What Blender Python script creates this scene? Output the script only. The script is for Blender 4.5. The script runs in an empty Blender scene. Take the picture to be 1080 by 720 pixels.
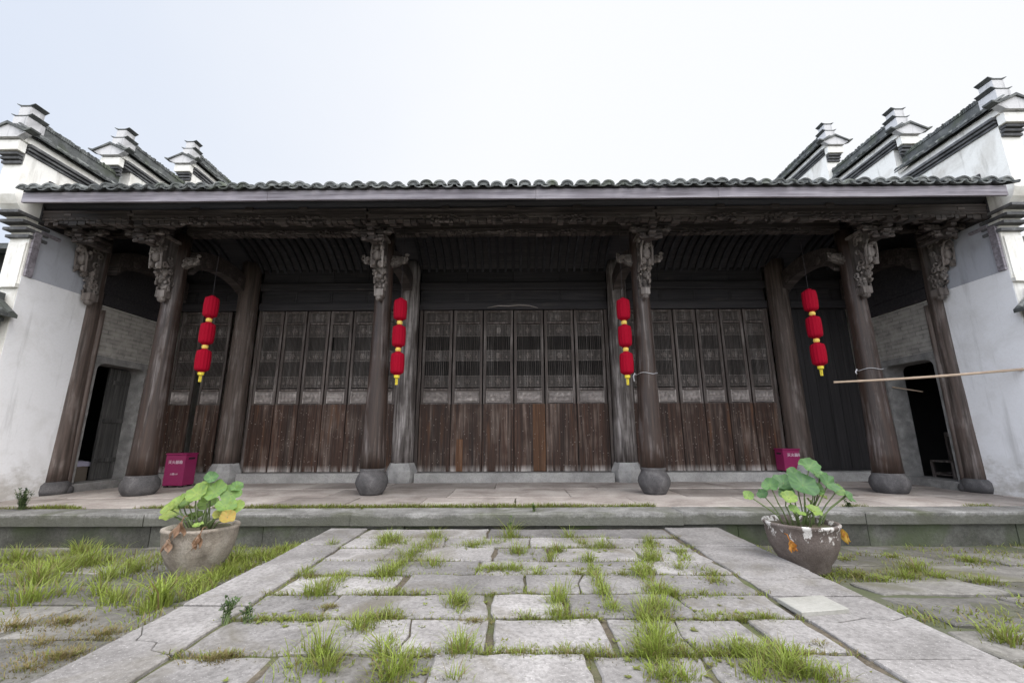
import bpy, math, random
from mathutils import Vector, Matrix, noise
R = math.radians
sc = bpy.context.scene
COL = sc.collection

# ------------------------------------------------------------------ camera
pitch, yaw, roll = R(12.306), R(-0.396), R(-0.213)
cp, sp_ = math.cos(pitch), math.sin(pitch)
FW = Vector((math.sin(yaw)*cp, math.cos(yaw)*cp, sp_))
r0 = Vector((math.cos(yaw), -math.sin(yaw), 0)); u0 = r0.cross(FW)
RT = r0*math.cos(roll) + u0*math.sin(roll); UP = -r0*math.sin(roll) + u0*math.cos(roll)
CAM = Vector((0.053, 0.834, 1.034))
cd = bpy.data.cameras.new('camera'); cam = bpy.data.objects.new('camera', cd); COL.objects.link(cam)
cd.sensor_width = 36; cd.lens = 14.955; cd.clip_start = 0.05; cd.clip_end = 2000
M = Matrix((RT, UP, -FW)).transposed().to_4x4(); M.translation = CAM
cam.matrix_world = M
sc.camera = cam
F = 448.65
SURVEY = Vector((0.053, 0.834, 1.034))      # fixed survey point from which the plan was measured
def ray(px, py): return FW + RT*((px-540)/F) + UP*((360-py)/F)
def onY(v, px, py): d = ray(px, py); return SURVEY + d*((v-SURVEY.y)/d.y)
def onZ(v, px, py): d = ray(px, py); return SURVEY + d*((v-SURVEY.z)/d.z)

# ------------------------------------------------------------------ world and sun
SUN_EL, SUN_AZ = R(60), R(140)
w = bpy.data.worlds.new('World'); sc.world = w; w.use_nodes = True
nt = w.node_tree; nt.nodes.clear()
def N(t, **k):
    n = nt.nodes.new(t)
    for a, b in k.items(): setattr(n, a, b)
    return n
sky = N('ShaderNodeTexSky', sky_type='NISHITA', sun_disc=False, sun_elevation=SUN_EL, sun_rotation=SUN_AZ)
sky.air_density = 1.0; sky.dust_density = 2.0
tc = N('ShaderNodeTexCoord'); sx = N('ShaderNodeSeparateXYZ'); nt.links.new(tc.outputs['Generated'], sx.inputs[0])
nz = N('ShaderNodeTexNoise'); nz.inputs['Scale'].default_value = 1.6; nz.inputs['Detail'].default_value = 5
nt.links.new(tc.outputs['Generated'], nz.inputs['Vector'])
ad = N('ShaderNodeMath', operation='MULTIPLY_ADD'); ad.inputs[1].default_value = 0.45
nt.links.new(nz.outputs['Fac'], ad.inputs[0]); nt.links.new(sx.outputs[0], ad.inputs[2])
mr = N('ShaderNodeMapRange'); mr.interpolation_type = 'SMOOTHSTEP'
mr.inputs[1].default_value = -0.75; mr.inputs[2].default_value = 0.30; mr.inputs[3].default_value = 0.38; mr.inputs[4].default_value = 0.985
nt.links.new(ad.outputs[0], mr.inputs[0])
mx = N('ShaderNodeMix', data_type='RGBA'); mx.inputs['B'].default_value = (9.45, 9.6, 9.95, 1)
nt.links.new(mr.outputs[0], mx.inputs['Factor']); vb = N('ShaderNodeMix', data_type='RGBA'); vb.inputs['Factor'].default_value = .72; vb.inputs['B'].default_value = (7.0, 8.3, 10.6, 1)
nt.links.new(sky.outputs[0], vb.inputs['A']); nt.links.new(vb.outputs['Result'], mx.inputs['A'])
bg = N('ShaderNodeBackground'); bg.inputs['Strength'].default_value = 0.1
wo = N('ShaderNodeOutputWorld')
gy = N('ShaderNodeMath', operation='MULTIPLY_ADD'); gy.inputs[1].default_value = .5; gy.inputs[2].default_value = .5; nt.links.new(sx.outputs[1], gy.inputs[0])
gmul = N('ShaderNodeValToRGB'); gmul.color_ramp.interpolation = 'EASE'       # sky raised overhead and aside, out of view, to light walls and porch
e_ = gmul.color_ramp.elements
while len(e_) < 5: e_.new(.5)
for k_, (p_, v_) in enumerate(((.18, .72), (.38, 1.0), (.60, 1.0), (.715, .278), (1.0, .278))): e_[k_].position = p_; e_[k_].color = (v_, v_, v_, 1)
nt.links.new(gy.outputs[0], gmul.inputs[0])
gk = N('ShaderNodeMath', operation='MULTIPLY'); gk.inputs[1].default_value = 2.45; nt.links.new(gmul.outputs[0], gk.inputs[0]); gmul = gk
gm = N('ShaderNodeVectorMath', operation='SCALE'); nt.links.new(mx.outputs['Result'], gm.inputs[0]); nt.links.new(gmul.outputs[0], gm.inputs['Scale'])
nt.links.new(gm.outputs[0], bg.inputs[0]); nt.links.new(bg.outputs[0], wo.inputs[0])
sd = bpy.data.lights.new('sun', 'SUN'); sd.energy = 0.9; sd.angle = R(28); sd.color = (1, .96, .9)
so = bpy.data.objects.new('sun', sd); COL.objects.link(so)
sdir = Vector((math.sin(SUN_AZ)*math.cos(SUN_EL), math.cos(SUN_AZ)*math.cos(SUN_EL), math.sin(SUN_EL)))
so.rotation_euler = (-sdir).to_track_quat('-Z', 'Y').to_euler(); so.location = (0, 0, 30)
sc.view_settings.view_transform = 'Standard'; sc.view_settings.look = 'None'
sc.view_settings.gamma = 1; sc.view_settings.exposure = 0.60; sc.view_settings.use_curve_mapping = False

# ------------------------------------------------------------------ materials
def mat(name):
    m = bpy.data.materials.new(name); m.use_nodes = True
    t = m.node_tree; b = t.nodes['Principled BSDF']
    return m, t, b
def nd(t, typ, **k):
    n = t.nodes.new(typ)
    for a, b in k.items(): setattr(n, a, b)
    return n
def coords(t, scale=(1, 1, 1), rnd=True):
    c = nd(t, 'ShaderNodeTexCoord'); out = c.outputs['Object']
    if rnd:
        oi = nd(t, 'ShaderNodeObjectInfo'); ml = nd(t, 'ShaderNodeMath', operation='MULTIPLY'); ml.inputs[1].default_value = 37.0
        t.links.new(oi.outputs['Random'], ml.inputs[0])
        va = nd(t, 'ShaderNodeVectorMath', operation='ADD'); t.links.new(out, va.inputs[0]); t.links.new(ml.outputs[0], va.inputs[1]); out = va.outputs[0]
    mp = nd(t, 'ShaderNodeMapping'); mp.inputs['Scale'].default_value = scale
    t.links.new(out, mp.inputs[0]); return mp.outputs[0]
def nse(t, vec, scale, detail=4, rough=.6, dist=0):
    n = nd(t, 'ShaderNodeTexNoise'); n.inputs['Scale'].default_value = scale; n.inputs['Detail'].default_value = detail
    n.inputs['Roughness'].default_value = rough; n.inputs['Distortion'].default_value = dist
    t.links.new(vec, n.inputs['Vector']); return n.outputs['Fac']
def ramp(t, fac, *stops):
    r = nd(t, 'ShaderNodeValToRGB'); e = r.color_ramp.elements
    while len(e) < len(stops): e.new(.5)
    for i, (p, c) in enumerate(stops):
        e[i].position = p; e[i].color = (*c, 1) if len(c) == 3 else c
    t.links.new(fac, r.inputs[0]); return r.outputs[0]
def mixc(t, fac, a, b, bt='MIX'):
    m = nd(t, 'ShaderNodeMix', data_type='RGBA', blend_type=bt)
    for s, v in (('Factor', fac), ('A', a), ('B', b)):
        if hasattr(v, 'is_output'): t.links.new(v, m.inputs[s])
        elif s == 'Factor': m.inputs[s].default_value = v
        else: m.inputs[s].default_value = (*v, 1)
    return m.outputs['Result']
def mrange(t, v, a, b, c=0, d=1):
    m = nd(t, 'ShaderNodeMapRange'); t.links.new(v, m.inputs[0])
    for i, q in enumerate((a, b, c, d)): m.inputs[i+1].default_value = q
    return m.outputs[0]
def bump(t, b, h, strength, dist=.01):
    n = nd(t, 'ShaderNodeBump'); n.inputs['Strength'].default_value = strength; n.inputs['Distance'].default_value = dist
    t.links.new(h, n.inputs['Height']); t.links.new(n.outputs[0], b.inputs['Normal'])
def tintmul(t, col, lo=.6, hi=1.4):
    a = nd(t, 'ShaderNodeAttribute', attribute_name='tint')
    v = mrange(t, a.outputs['Fac'], 0, 1, lo, hi)
    return mixc(t, 1.0, col, v, 'MULTIPLY'), a.outputs['Fac']
def wood(name, dark, mid, pale, pale_lo=.55, pale_hi=.75, axis=2, fine=26, rough=.62, wear=None, warm=None):
    m, t, b = mat(name)
    s = [fine]*3; s[axis] = .9
    vec = coords(t, tuple(s))
    s2 = [fine*.28]*3; s2[axis] = .7
    v2 = coords(t, tuple(s2)); v3 = coords(t)
    f1 = nse(t, vec, 1, 5, .65); f2 = nse(t, v2, 1, 4, .6, .6); f3 = nse(t, v3, 2.2, 4)
    c = ramp(t, f1, (.33, dark), (.68, mid))
    mul = nd(t, 'ShaderNodeMath', operation='MULTIPLY_ADD'); t.links.new(f2, mul.inputs[0]); mul.inputs[1].default_value = .7
    t.links.new(mrange(t, f3, 0, 1, 0, .3), mul.inputs[2])
    p = mrange(t, mul.outputs[0], pale_lo, pale_hi)
    pf = nd(t, 'ShaderNodeMath', operation='MULTIPLY'); t.links.new(p, pf.inputs[0]); t.links.new(mrange(t, f1, .35, .6), pf.inputs[1])
    c = mixc(t, pf.outputs[0], c, pale)
    if warm: 
        fw = nse(t, coords(t, (9, 9, .8)), 1, 3, .5); c = mixc(t, mrange(t, fw, .60, .72, 0, .75), c, warm)
    if wear:      # weather-bleached, ragged lower edge
        z0, z1, wc = wear
        g = nd(t, 'ShaderNodeTexCoord'); sxyz = nd(t, 'ShaderNodeSeparateXYZ'); t.links.new(g.outputs['Object'], sxyz.inputs[0])
        h = mrange(t, sxyz.outputs[2], z0, z1, 1, 0)
        q = nd(t, 'ShaderNodeMath', operation='MULTIPLY'); t.links.new(h, q.inputs[0]); t.links.new(mrange(t, f2, .38, .62), q.inputs[1])
        c = mixc(t, q.outputs[0], c, wc)
    c, _ = tintmul(t, c, .55, 1.45)
    t.links.new(c, b.inputs['Base Color']); b.inputs['Roughness'].default_value = rough
    b.inputs['Specular IOR Level'].default_value = .35
    bump(t, b, f1, .5, .008)
    return m
def stone(name, c1, c2, c3, moss=None, scale=3.0, spk=1.0, bmp=.45, lo=.72, hi=1.28, mlo=.55):
    m, t, b = mat(name)
    v = coords(t, rnd=False)
    f1 = nse(t, v, scale, 6, .62, .4); f2 = nse(t, v, scale*14, 4, .6); f3 = nse(t, v, scale*.42, 4, .6, .8); f4 = nse(t, v, 95, 2, .7)
    c = ramp(t, f1, (.3, c1), (.52, c2), (.74, c3))
    c = mixc(t, mrange(t, f2, .42, .68, 0, .55*spk), c, tuple(x*.62 for x in c1))
    c = mixc(t, mrange(t, f4, .60, .72, 0, .55*spk), c, tuple(min(1, x*1.5) for x in c3))
    if moss: c = mixc(t, mrange(t, f3, mlo, mlo+.16, 0, .85), c, moss)
    c, _ = tintmul(t, c, lo, hi)
    t.links.new(c, b.inputs['Base Color']); b.inputs['Roughness'].default_value = .85
    b.inputs['Specular IOR Level'].default_value = .25
    h = nd(t, 'ShaderNodeMath', operation='MULTIPLY_ADD'); t.links.new(f2, h.inputs[0]); h.inputs[1].default_value = .6; t.links.new(f1, h.inputs[2])
    bump(t, b, h.outputs[0], bmp, .02)
    return m
def plain(name, col, rough=.6, var=.25, scale=20, metal=0, spec=.4):
    m, t, b = mat(name); v = coords(t)
    f = nse(t, v, scale, 4)
    c = mixc(t, f, tuple(x*(1-var) for x in col), tuple(min(1, x*(1+var)) for x in col))
    t.links.new(c, b.inputs['Base Color']); b.inputs['Roughness'].default_value = rough; b.inputs['Metallic'].default_value = metal
    b.inputs['Specular IOR Level'].default_value = spec
    bump(t, b, f, .15, .01); return m
def plaster(name, base, stain, amt=.5, streak=True):
    m, t, b = mat(name); v = coords(t, rnd=False); vs = coords(t, (5, 5, .6), rnd=False)
    f1 = nse(t, v, 1.3, 6, .65, .5); f2 = nse(t, vs, 1, 5, .6); f3 = nse(t, v, 30, 3)
    c = mixc(t, mrange(t, f1, .48, .72, 0, amt), base, stain)
    if streak: c = mixc(t, mrange(t, f2, .56, .76, 0, amt), c, tuple(x*.55 for x in stain))
    c = mixc(t, mrange(t, f3, .4, .7, 0, .12), c, stain)
    t.links.new(c, b.inputs['Base Color']); b.inputs['Roughness'].default_value = .9; b.inputs['Specular IOR Level'].default_value = .15
    bump(t, b, f3, .15, .01); return m
def brickmat(name):
    m, t, b = mat(name); c0 = nd(t, 'ShaderNodeTexCoord'); sx = nd(t, 'ShaderNodeSeparateXYZ'); t.links.new(c0.outputs['Object'], sx.inputs[0])
    cb = nd(t, 'ShaderNodeCombineXYZ'); t.links.new(sx.outputs[1], cb.inputs[0]); t.links.new(sx.outputs[2], cb.inputs[1])
    br = nd(t, 'ShaderNodeTexBrick'); t.links.new(cb.outputs[0], br.inputs['Vector'])
    br.inputs['Scale'].default_value = 1; br.inputs['Brick Width'].default_value = .30; br.inputs['Row Height'].default_value = .085
    br.inputs['Mortar Size'].default_value = .008; br.inputs['Color1'].default_value = (.25, .235, .215, 1); br.inputs['Color2'].default_value = (.35, .325, .295, 1)
    br.inputs['Mortar'].default_value = (.15, .14, .13, 1)
    f = nse(t, coords(t, rnd=False), 5, 5)
    c = mixc(t, mrange(t, f, .36, .7, 0, .85), br.outputs['Color'], (.44, .41, .37))
    t.links.new(c, b.inputs['Base Color']); b.inputs['Roughness'].default_value = .9
    bump(t, b, br.outputs['Fac'], -.5, .01); return m
def leafmat(name, ramp_cols, trans=.35, rough=.5):
    m, t, b = mat(name)
    a = nd(t, 'ShaderNodeAttribute', attribute_name='tint')
    n = len(ramp_cols)
    c = ramp(t, a.outputs['Fac'], *[(i/(n-1), q) for i, q in enumerate(ramp_cols)])
    f = nse(t, coords(t), 14, 3)
    c = mixc(t, mrange(t, f, .3, .7, 0, .35), c, tuple(x*.55 for x in ramp_cols[0]))
    t.links.new(c, b.inputs['Base Color']); b.inputs['Roughness'].default_value = rough; b.inputs['Specular IOR Level'].default_value = .3
    tr = nd(t, 'ShaderNodeBsdfTranslucent'); t.links.new(c, tr.inputs[0])
    ms = nd(t, 'ShaderNodeMixShader'); ms.inputs[0].default_value = trans
    t.links.new(b.outputs[0], ms.inputs[1]); t.links.new(tr.outputs[0], ms.inputs[2])
    t.links.new(ms.outputs[0], t.nodes['Material Output'].inputs['Surface'])
    return m

MT = {}
MT['col'] = wood('column_timber', (.022, .015, .0125), (.060, .037, .028), (.27, .245, .24), .52, .78, rough=.46)
MT['colgrey'] = wood('weathered_column_timber', (.040, .032, .029), (.135, .115, .105), (.46, .42, .405), .44, .64)
MT['colrough'] = wood('rough_wall_column_timber', (.045, .034, .028), (.135, .10, .085), (.36, .32, .30), .50, .74, fine=18)
MT['frame'] = wood('door_frame_timber', (.038, .029, .026), (.115, .092, .082), (.32, .285, .27), .48, .74)
MT['board'] = wood('door_board_timber', (.016, .0075, .005), (.070, .033, .020), (.28, .22, .185), .48, .78, fine=30, wear=(0.0, .16, (.50, .46, .43)), warm=(.115, .050, .022))
MT['warmboard'] = wood('newer_board_timber', (.06, .025, .010), (.155, .068, .028), (.28, .20, .15), .52, .8, fine=30)
MT['greyplank'] = wood('grey_door_plank', (.028, .027, .026), (.085, .082, .078), (.20, .19, .18), .5, .75)
MT['lattice'] = wood('lattice_timber', (.032, .026, .023), (.125, .105, .094), (.30, .275, .26), .50, .78)
MT['beam'] = wood('carved_beam_timber', (.026, .021, .020), (.082, .066, .060), (.21, .18, .165), .5, .78, axis=0)
MT['carve'] = wood('carved_panel_timber', (.15, .13, .12), (.37, .33, .31), (.52, .49, .46), .55, .85, axis=0, fine=9)
MT['bracket'] = wood('carved_bracket_timber', (.055, .045, .040), (.17, .145, .13), (.36, .33, .31), .48, .76, fine=12)
MT['dark'] = wood('soot_dark_timber', (.018, .0175, .021), (.050, .045, .047), (.16, .13, .115), .58, .84, axis=0)
MT['darkv'] = wood('soot_dark_boards', (.012, .011, .012), (.030, .027, .028), (.10, .085, .08), .6, .85)
MT['rafter'] = wood('rafter_timber', (.009, .009, .011), (.026, .026, .031), (.06, .058, .064), .5, .8, axis=1)
MT['fascia'] = wood('fascia_timber', (.12, .105, .118), (.255, .232, .258), (.36, .335, .36), .4, .7, axis=0, fine=20)
MT['tile'] = stone('roof_tile_clay', (.055, .058, .058), (.11, .115, .113), (.20, .205, .195), (.075, .085, .06), 5, .7, .3, .5, 1.5)
MT['plaster'] = plaster('aged_white_plaster', (.80, .78, .73), (.40, .36, .30), .8)
MT['greyplaster'] = plaster('grey_plaster', (.42, .43, .47), (.26, .26, .27), .5)
MT['gablet'] = plaster('weathered_gablet', (.56, .55, .55), (.16, .16, .165), .9)
MT['white'] = plaster('whitewash', (.83, .82, .83), (.56, .54, .51), .45, True)
MT['corbel'] = stone('corbel_brick', (.06, .06, .062), (.12, .12, .122), (.22, .22, .22), None, 6, .6, .3)
MT['brick'] = brickmat('grey_brick')
MT['jamb'] = stone('doorway_stone', (.16, .155, .15), (.25, .24, .23), (.36, .35, .33), None, 5, .6, .4)
MT['drum'] = stone('column_base_stone', (.055, .052, .053), (.095, .090, .091), (.17, .16, .16), None, 5, .7, .4)
MT['base'] = stone('pale_base_stone', (.24, .235, .23), (.36, .35, .34), (.46, .45, .43), None, 5, .6, .4)
MT['sill'] = stone('door_sill_stone', (.26, .25, .24), (.36, .35, .335), (.48, .46, .44), None, 3, .7, .4)
MT['terr'] = stone('terrace_flagstone', (.20, .168, .15), (.355, .312, .283), (.47, .43, .395), (.25, .20, .17), 1.3, .5, .3, .75, 1.25, .6)
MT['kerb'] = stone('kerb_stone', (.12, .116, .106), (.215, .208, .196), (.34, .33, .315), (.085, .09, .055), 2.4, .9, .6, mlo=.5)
MT['riser'] = stone('riser_stone', (.055, .054, .047), (.105, .104, .09), (.17, .168, .15), (.075, .095, .045), 2, .8, .5, mlo=.48)
MT['path'] = stone('path_flagstone', (.155, .144, .136), (.252, .236, .226), (.35, .33, .318), (.12, .105, .078), 2.2, 1.0, .6, .70, 1.26, .53)
MT['cream'] = stone('cream_stone', (.25, .24, .21), (.31, .30, .27), (.37, .355, .325), None, 3, .4, .3)
MT['yard'] = stone('yard_flagstone', (.105, .098, .086), (.18, .168, .152), (.27, .255, .235), (.10, .095, .06), 1.9, .9, .5, .7, 1.3, .5)
MT['soil'] = stone('joint_soil', (.06, .048, .034), (.11, .09, .066), (.17, .145, .11), (.075, .095, .03), 2.2, 1, .8, mlo=.46)
MT['ground'] = stone('courtyard_soil', (.07, .065, .053), (.125, .116, .098), (.19, .178, .158), (.075, .085, .04), 1.4, 1, .8, mlo=.44)
MT['grass'] = leafmat('grass_blade', [(.24, .185, .085), (.185, .205, .05), (.235, .305, .048), (.32, .41, .07)], .4)
MT['weed'] = leafmat('weed_leaf', [(.045, .075, .03), (.08, .13, .04), (.14, .21, .06)], .25)
MT['lotus'] = leafmat('lotus_leaf', [(.065, .135, .065), (.115, .225, .07), (.235, .34, .07), (.36, .36, .08), (.46, .25, .05)], .3, .45)
MT['dry'] = leafmat('withered_leaf', [(.20, .11, .06), (.32, .20, .13), (.42, .30, .22)], .3, .7)
MT['orange'] = leafmat('orange_leaf', [(.34, .11, .02), (.46, .20, .03), (.52, .33, .05)], .35, .6)
MT['stem'] = plain('lotus_stem_green', (.12, .16, .06), .6)
MT['red'] = plain('red_lantern_cloth', (.29, .002, .016), .85, .18, 60, 0, .12)
MT['gold'] = plain('gold_trim', (.72, .50, .10), .4, .2, 60)
MT['yellow'] = plain('yellow_tassel', (.75, .60, .05), .6, .2, 60)
MT['maroon'] = plain('maroon_paint', (.27, .018, .095), .42, .12, 8)
MT['black'] = plain('black_gap', (.02, .015, .017), .6)
MT['lettering'] = plain('white_lettering', (.78, .70, .74), .6, .05)
MT['bamboo'] = plain('bamboo_pole', (.44, .33, .24), .5, .3, 9)
MT['wire'] = plain('pale_wire', (.62, .62, .64), .4, .1)
MT['cloth'] = plain('lavender_cloth', (.50, .47, .58), .9, .15, 12)
MT['carton'] = plain('brown_board', (.20, .165, .13), .8, .2, 8)
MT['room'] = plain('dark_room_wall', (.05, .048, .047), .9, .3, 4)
MT['pot_grey'] = stone('grey_basin_stone', (.17, .14, .11), (.29, .25, .21), (.40, .365, .32), (.055, .042, .033), 3.2, .7, .6, mlo=.49)
MT['pot_glaze'] = stone('flaking_pot_glaze', (.085, .066, .056), (.135, .108, .095), (.19, .16, .145), None, 5, .7, .5)
def flake():
    m = MT['pot_glaze']; t = m.node_tree; b = t.nodes['Principled BSDF']
    l = b.inputs['Base Color'].links[0]; c = l.from_socket
    co = nd(t, 'ShaderNodeTexCoord'); sx = nd(t, 'ShaderNodeSeparateXYZ'); t.links.new(co.outputs['Object'], sx.inputs[0])
    band = mrange(t, sx.outputs[2], .14, .38, -.25, .035)
    f = nse(t, coords(t, (1, 1, .6), False), 9, 6, .7)
    s = nd(t, 'ShaderNodeMath', operation='ADD'); t.links.new(band, s.inputs[0]); t.links.new(f, s.inputs[1])
    c2 = mixc(t, mrange(t, s.outputs[0], .54, .58), c, (.56, .53, .50))
    t.links.new(c2, b.inputs['Base Color'])
flake()
def chips():      # pale chips and nail heads on the door boards
    m = MT['board']; t = m.node_tree; b = t.nodes['Principled BSDF']; c = b.inputs['Base Color'].links[0].from_socket
    a = nd(t, 'ShaderNodeAttribute', attribute_name='tint')
    t.links.new(mixc(t, mrange(t, a.outputs['Fac'], .96, .98), c, (.24, .205, .185)), b.inputs['Base Color'])
chips()
def kerb_face_shade():      # shade of the kerb's front face painted in, mixed with ragged moss
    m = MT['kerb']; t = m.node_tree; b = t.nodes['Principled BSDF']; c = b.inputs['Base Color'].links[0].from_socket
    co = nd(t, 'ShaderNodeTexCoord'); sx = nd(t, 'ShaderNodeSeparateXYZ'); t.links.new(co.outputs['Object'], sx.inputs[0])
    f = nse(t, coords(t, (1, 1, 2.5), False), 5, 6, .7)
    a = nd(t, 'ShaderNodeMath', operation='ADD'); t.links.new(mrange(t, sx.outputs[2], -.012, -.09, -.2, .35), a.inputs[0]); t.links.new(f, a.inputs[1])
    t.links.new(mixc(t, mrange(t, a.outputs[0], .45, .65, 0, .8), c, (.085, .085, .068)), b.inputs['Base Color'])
kerb_face_shade()
def damp():       # rising damp and flaking at the foot of the whitewash
    m = MT['white']; t = m.node_tree; b = t.nodes['Principled BSDF']; c = b.inputs['Base Color'].links[0].from_socket
    co = nd(t, 'ShaderNodeNewGeometry'); sx = nd(t, 'ShaderNodeSeparateXYZ'); t.links.new(co.outputs['Position'], sx.inputs[0])
    f = nse(t, coords(t, (1, 1, 1.6), False), 3.2, 7, .7)
    a = nd(t, 'ShaderNodeMath', operation='ADD'); t.links.new(mrange(t, sx.outputs[2], .9, .0, -.15, .28), a.inputs[0]); t.links.new(f, a.inputs[1])
    c = mixc(t, mrange(t, a.outputs[0], .52, .80, 0, .8), c, (.40, .37, .33))
    f2 = nse(t, coords(t, (1, 1, 1), False), 7, 6, .75)
    c = mixc(t, mrange(t, f2, .665, .70, 0, .75), c, (.47, .44, .40)); t.links.new(c, b.inputs['Base Color'])
damp()

# ------------------------------------------------------------------ mesh building
ORG = {}
class MB:
    def __init__(s): s.v = []; s.f = []; s.t = []
    def add(s, vs, fs, tint=.5):
        o = len(s.v); s.v.extend([tuple(p) for p in vs])
        for f in fs: s.f.append(tuple(i+o for i in f)); s.t.append(tint)
    def box(s, x0, x1, y0, y1, z0, z1, tint=.5, c=0):
        if c <= 0:
            vs = [(x, y, z) for z in (z0, z1) for y in (y0, y1) for x in (x0, x1)]
            s.add(vs, [(0, 2, 3, 1), (4, 5, 7, 6), (0, 1, 5, 4), (1, 3, 7, 5), (3, 2, 6, 7), (2, 0, 4, 6)], tint)
        else:
            vs = []
            for z, i in ((z0, c), (z0+c, 0), (z1-c, 0), (z1, c)):
                a, b2, e, g = x0+i, x1-i, y0+i, y1-i; k = c
                if i: vs += [(a, e, z), (b2, e, z), (b2, g, z), (a, g, z)]*1 + []
                if not i: vs += [(a, e, z), (b2, e, z), (b2, g, z), (a, g, z)]
            fs = [(3, 2, 1, 0), (12, 13, 14, 15)]
            for r in range(3):
                for i in range(4):
                    j = (i+1) % 4; fs.append((r*4+i, r*4+j, r*4+4+j, r*4+4+i))
            s.add(vs, fs, tint)
    def tube(s, pts, r, n=8, tint=.5, cap=True):
        pts = [Vector(p) for p in pts]; k = len(pts)
        rs = r if isinstance(r, (list, tuple)) else [r]*k
        vs = []; prev = None
        for i, p in enumerate(pts):
            d = (pts[min(i+1, k-1)] - pts[max(i-1, 0)]).normalized()
            a = prev if prev is not None else (Vector((0, 0, 1)) if abs(d.z) < .9 else Vector((1, 0, 0)))
            u = (a - d*a.dot(d)).normalized(); v = d.cross(u); prev = u
            for j in range(n):
                q = 2*math.pi*j/n; vs.append(p + (u*math.cos(q) + v*math.sin(q))*rs[i])
        fs = [(i*n+j, i*n+(j+1) % n, (i+1)*n+(j+1) % n, (i+1)*n+j) for i in range(k-1) for j in range(n)]
        if cap: fs += [tuple(range(n-1, -1, -1)), tuple((k-1)*n+j for j in range(n))]
        s.add(vs, fs, tint)
    def lathe(s, cx, cy, prof, n=24, tint=.5, wob=0, sq=1, seed=0, cap=True):
        vs = []
        for r, z in prof:
            for j in range(n):
                a = 2*math.pi*j/n
                rr = r*(1 + wob*noise.noise((math.cos(a)*1.7+seed, math.sin(a)*1.7, z*1.5)))
                vs.append((cx+rr*math.cos(a), cy+rr*math.sin(a)*sq, z))
        k = len(prof)
        fs = [(i*n+j, i*n+(j+1) % n, (i+1)*n+(j+1) % n, (i+1)*n+j) for i in range(k-1) for j in range(n)]
        if cap: fs += [tuple(range(n-1, -1, -1)), tuple((k-1)*n+j for j in range(n))]
        s.add(vs, fs, tint)
    def ball(s, c, r, n=8, m=6, tint=.5):
        rx, ry, rz = r if isinstance(r, (tuple, list)) else (r, r, r)
        vs = [(c[0], c[1], c[2]-rz)]
        for i in range(1, m):
            p = -math.pi/2 + math.pi*i/m
            for j in range(n):
                a = 2*math.pi*j/n
                vs.append((c[0]+rx*math.cos(p)*math.cos(a), c[1]+ry*math.cos(p)*math.sin(a), c[2]+rz*math.sin(p)))
        vs.append((c[0], c[1], c[2]+rz)); fs = []
        for j in range(n): fs.append((0, 1+(j+1) % n, 1+j))
        for i in range(m-2):
            for j in range(n): fs.append((1+i*n+j, 1+i*n+(j+1) % n, 1+(i+1)*n+(j+1) % n, 1+(i+1)*n+j))
        L = len(vs)-1
        for j in range(n): fs.append((L, 1+(m-2)*n+j, 1+(m-2)*n+(j+1) % n))
        s.add(vs, fs, tint)
    def prism_x(s, prof, x0, x1, tint=.5):       # (y,z) outline extruded along x
        n = len(prof)
        vs = [(x0, y, z) for y, z in prof] + [(x1, y, z) for y, z in prof]
        fs = [tuple(range(n)), tuple(range(2*n-1, n-1, -1))] + [(i, i+n, (i+1) % n+n, (i+1) % n) for i in range(n)]
        s.add(vs, fs, tint)
    def prism_y(s, prof, y0, y1, tint=.5):       # (x,z) outline extruded along y
        n = len(prof)
        vs = [(x, y0, z) for x, z in prof] + [(x, y1, z) for x, z in prof]
        fs = [tuple(range(n-1, -1, -1)), tuple(range(n, 2*n))] + [(i, (i+1) % n, (i+1) % n+n, i+n) for i in range(n)]
        s.add(vs, fs, tint)
    def slab(s, poly, zt, th, tint=.5, rough=.012, step=.09, tilt=(0, 0), ch=.012, seed=0):
        cx = sum(p[0] for p in poly)/len(poly); cy = sum(p[1] for p in poly)/len(poly)
        pts = []
        for i, p in enumerate(poly):
            q = poly[(i+1) % len(poly)]; L = math.dist(p, q); k = max(1, int(L/step))
            for j in range(k):
                u = j/k; x = p[0]+(q[0]-p[0])*u; y = p[1]+(q[1]-p[1])*u
                a = noise.noise_vector((x*4.1+seed, y*4.1, seed*.7)); b2 = noise.noise_vector((x*13+seed, y*13, 5.))
                pts.append((x+rough*(a.x+.6*b2.x), y+rough*(a.y+.6*b2.y)))
        n = len(pts)
        def z(x, y): return zt + tilt[0]*(x-cx) + tilt[1]*(y-cy)
        ins = []
        for x, y in pts:
            d = math.hypot(x-cx, y-cy) or 1; ins.append((x-(x-cx)/d*ch, y-(y-cy)/d*ch))
        vs = [(x, y, z(x, y)) for x, y in ins] + [(x, y, z(x, y)-ch*.8) for x, y in pts] + [(x, y, zt-th) for x, y in pts]
        fs = [tuple(range(n))] + [(i, i+n, (i+1) % n+n, (i+1) % n) for i in range(n)] + [(i+n, i+2*n, (i+1) % n+2*n, (i+1) % n+n) for i in range(n)]
        s.add(vs, fs, tint)
    def mesh(s, name, m, org=(0, 0, 0), smooth=False):
        me = bpy.data.meshes.new(name)
        ox, oy, oz = org
        me.from_pydata([(x-ox, y-oy, z-oz) for x, y, z in s.v], [], s.f)
        a = me.attributes.new('tint', 'FLOAT', 'FACE'); a.data.foreach_set('value', s.t)
        if smooth: me.shade_smooth()
        me.materials.append(m); me.update(); return me
    def build(s, name, m, parent=None, org=None, smooth=False):
        po = ORG[parent.name] if parent else Vector((0, 0, 0))
        org = Vector(org) if org is not None else po
        return put(name, s.mesh(name, m, org, smooth), parent, org)
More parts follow.
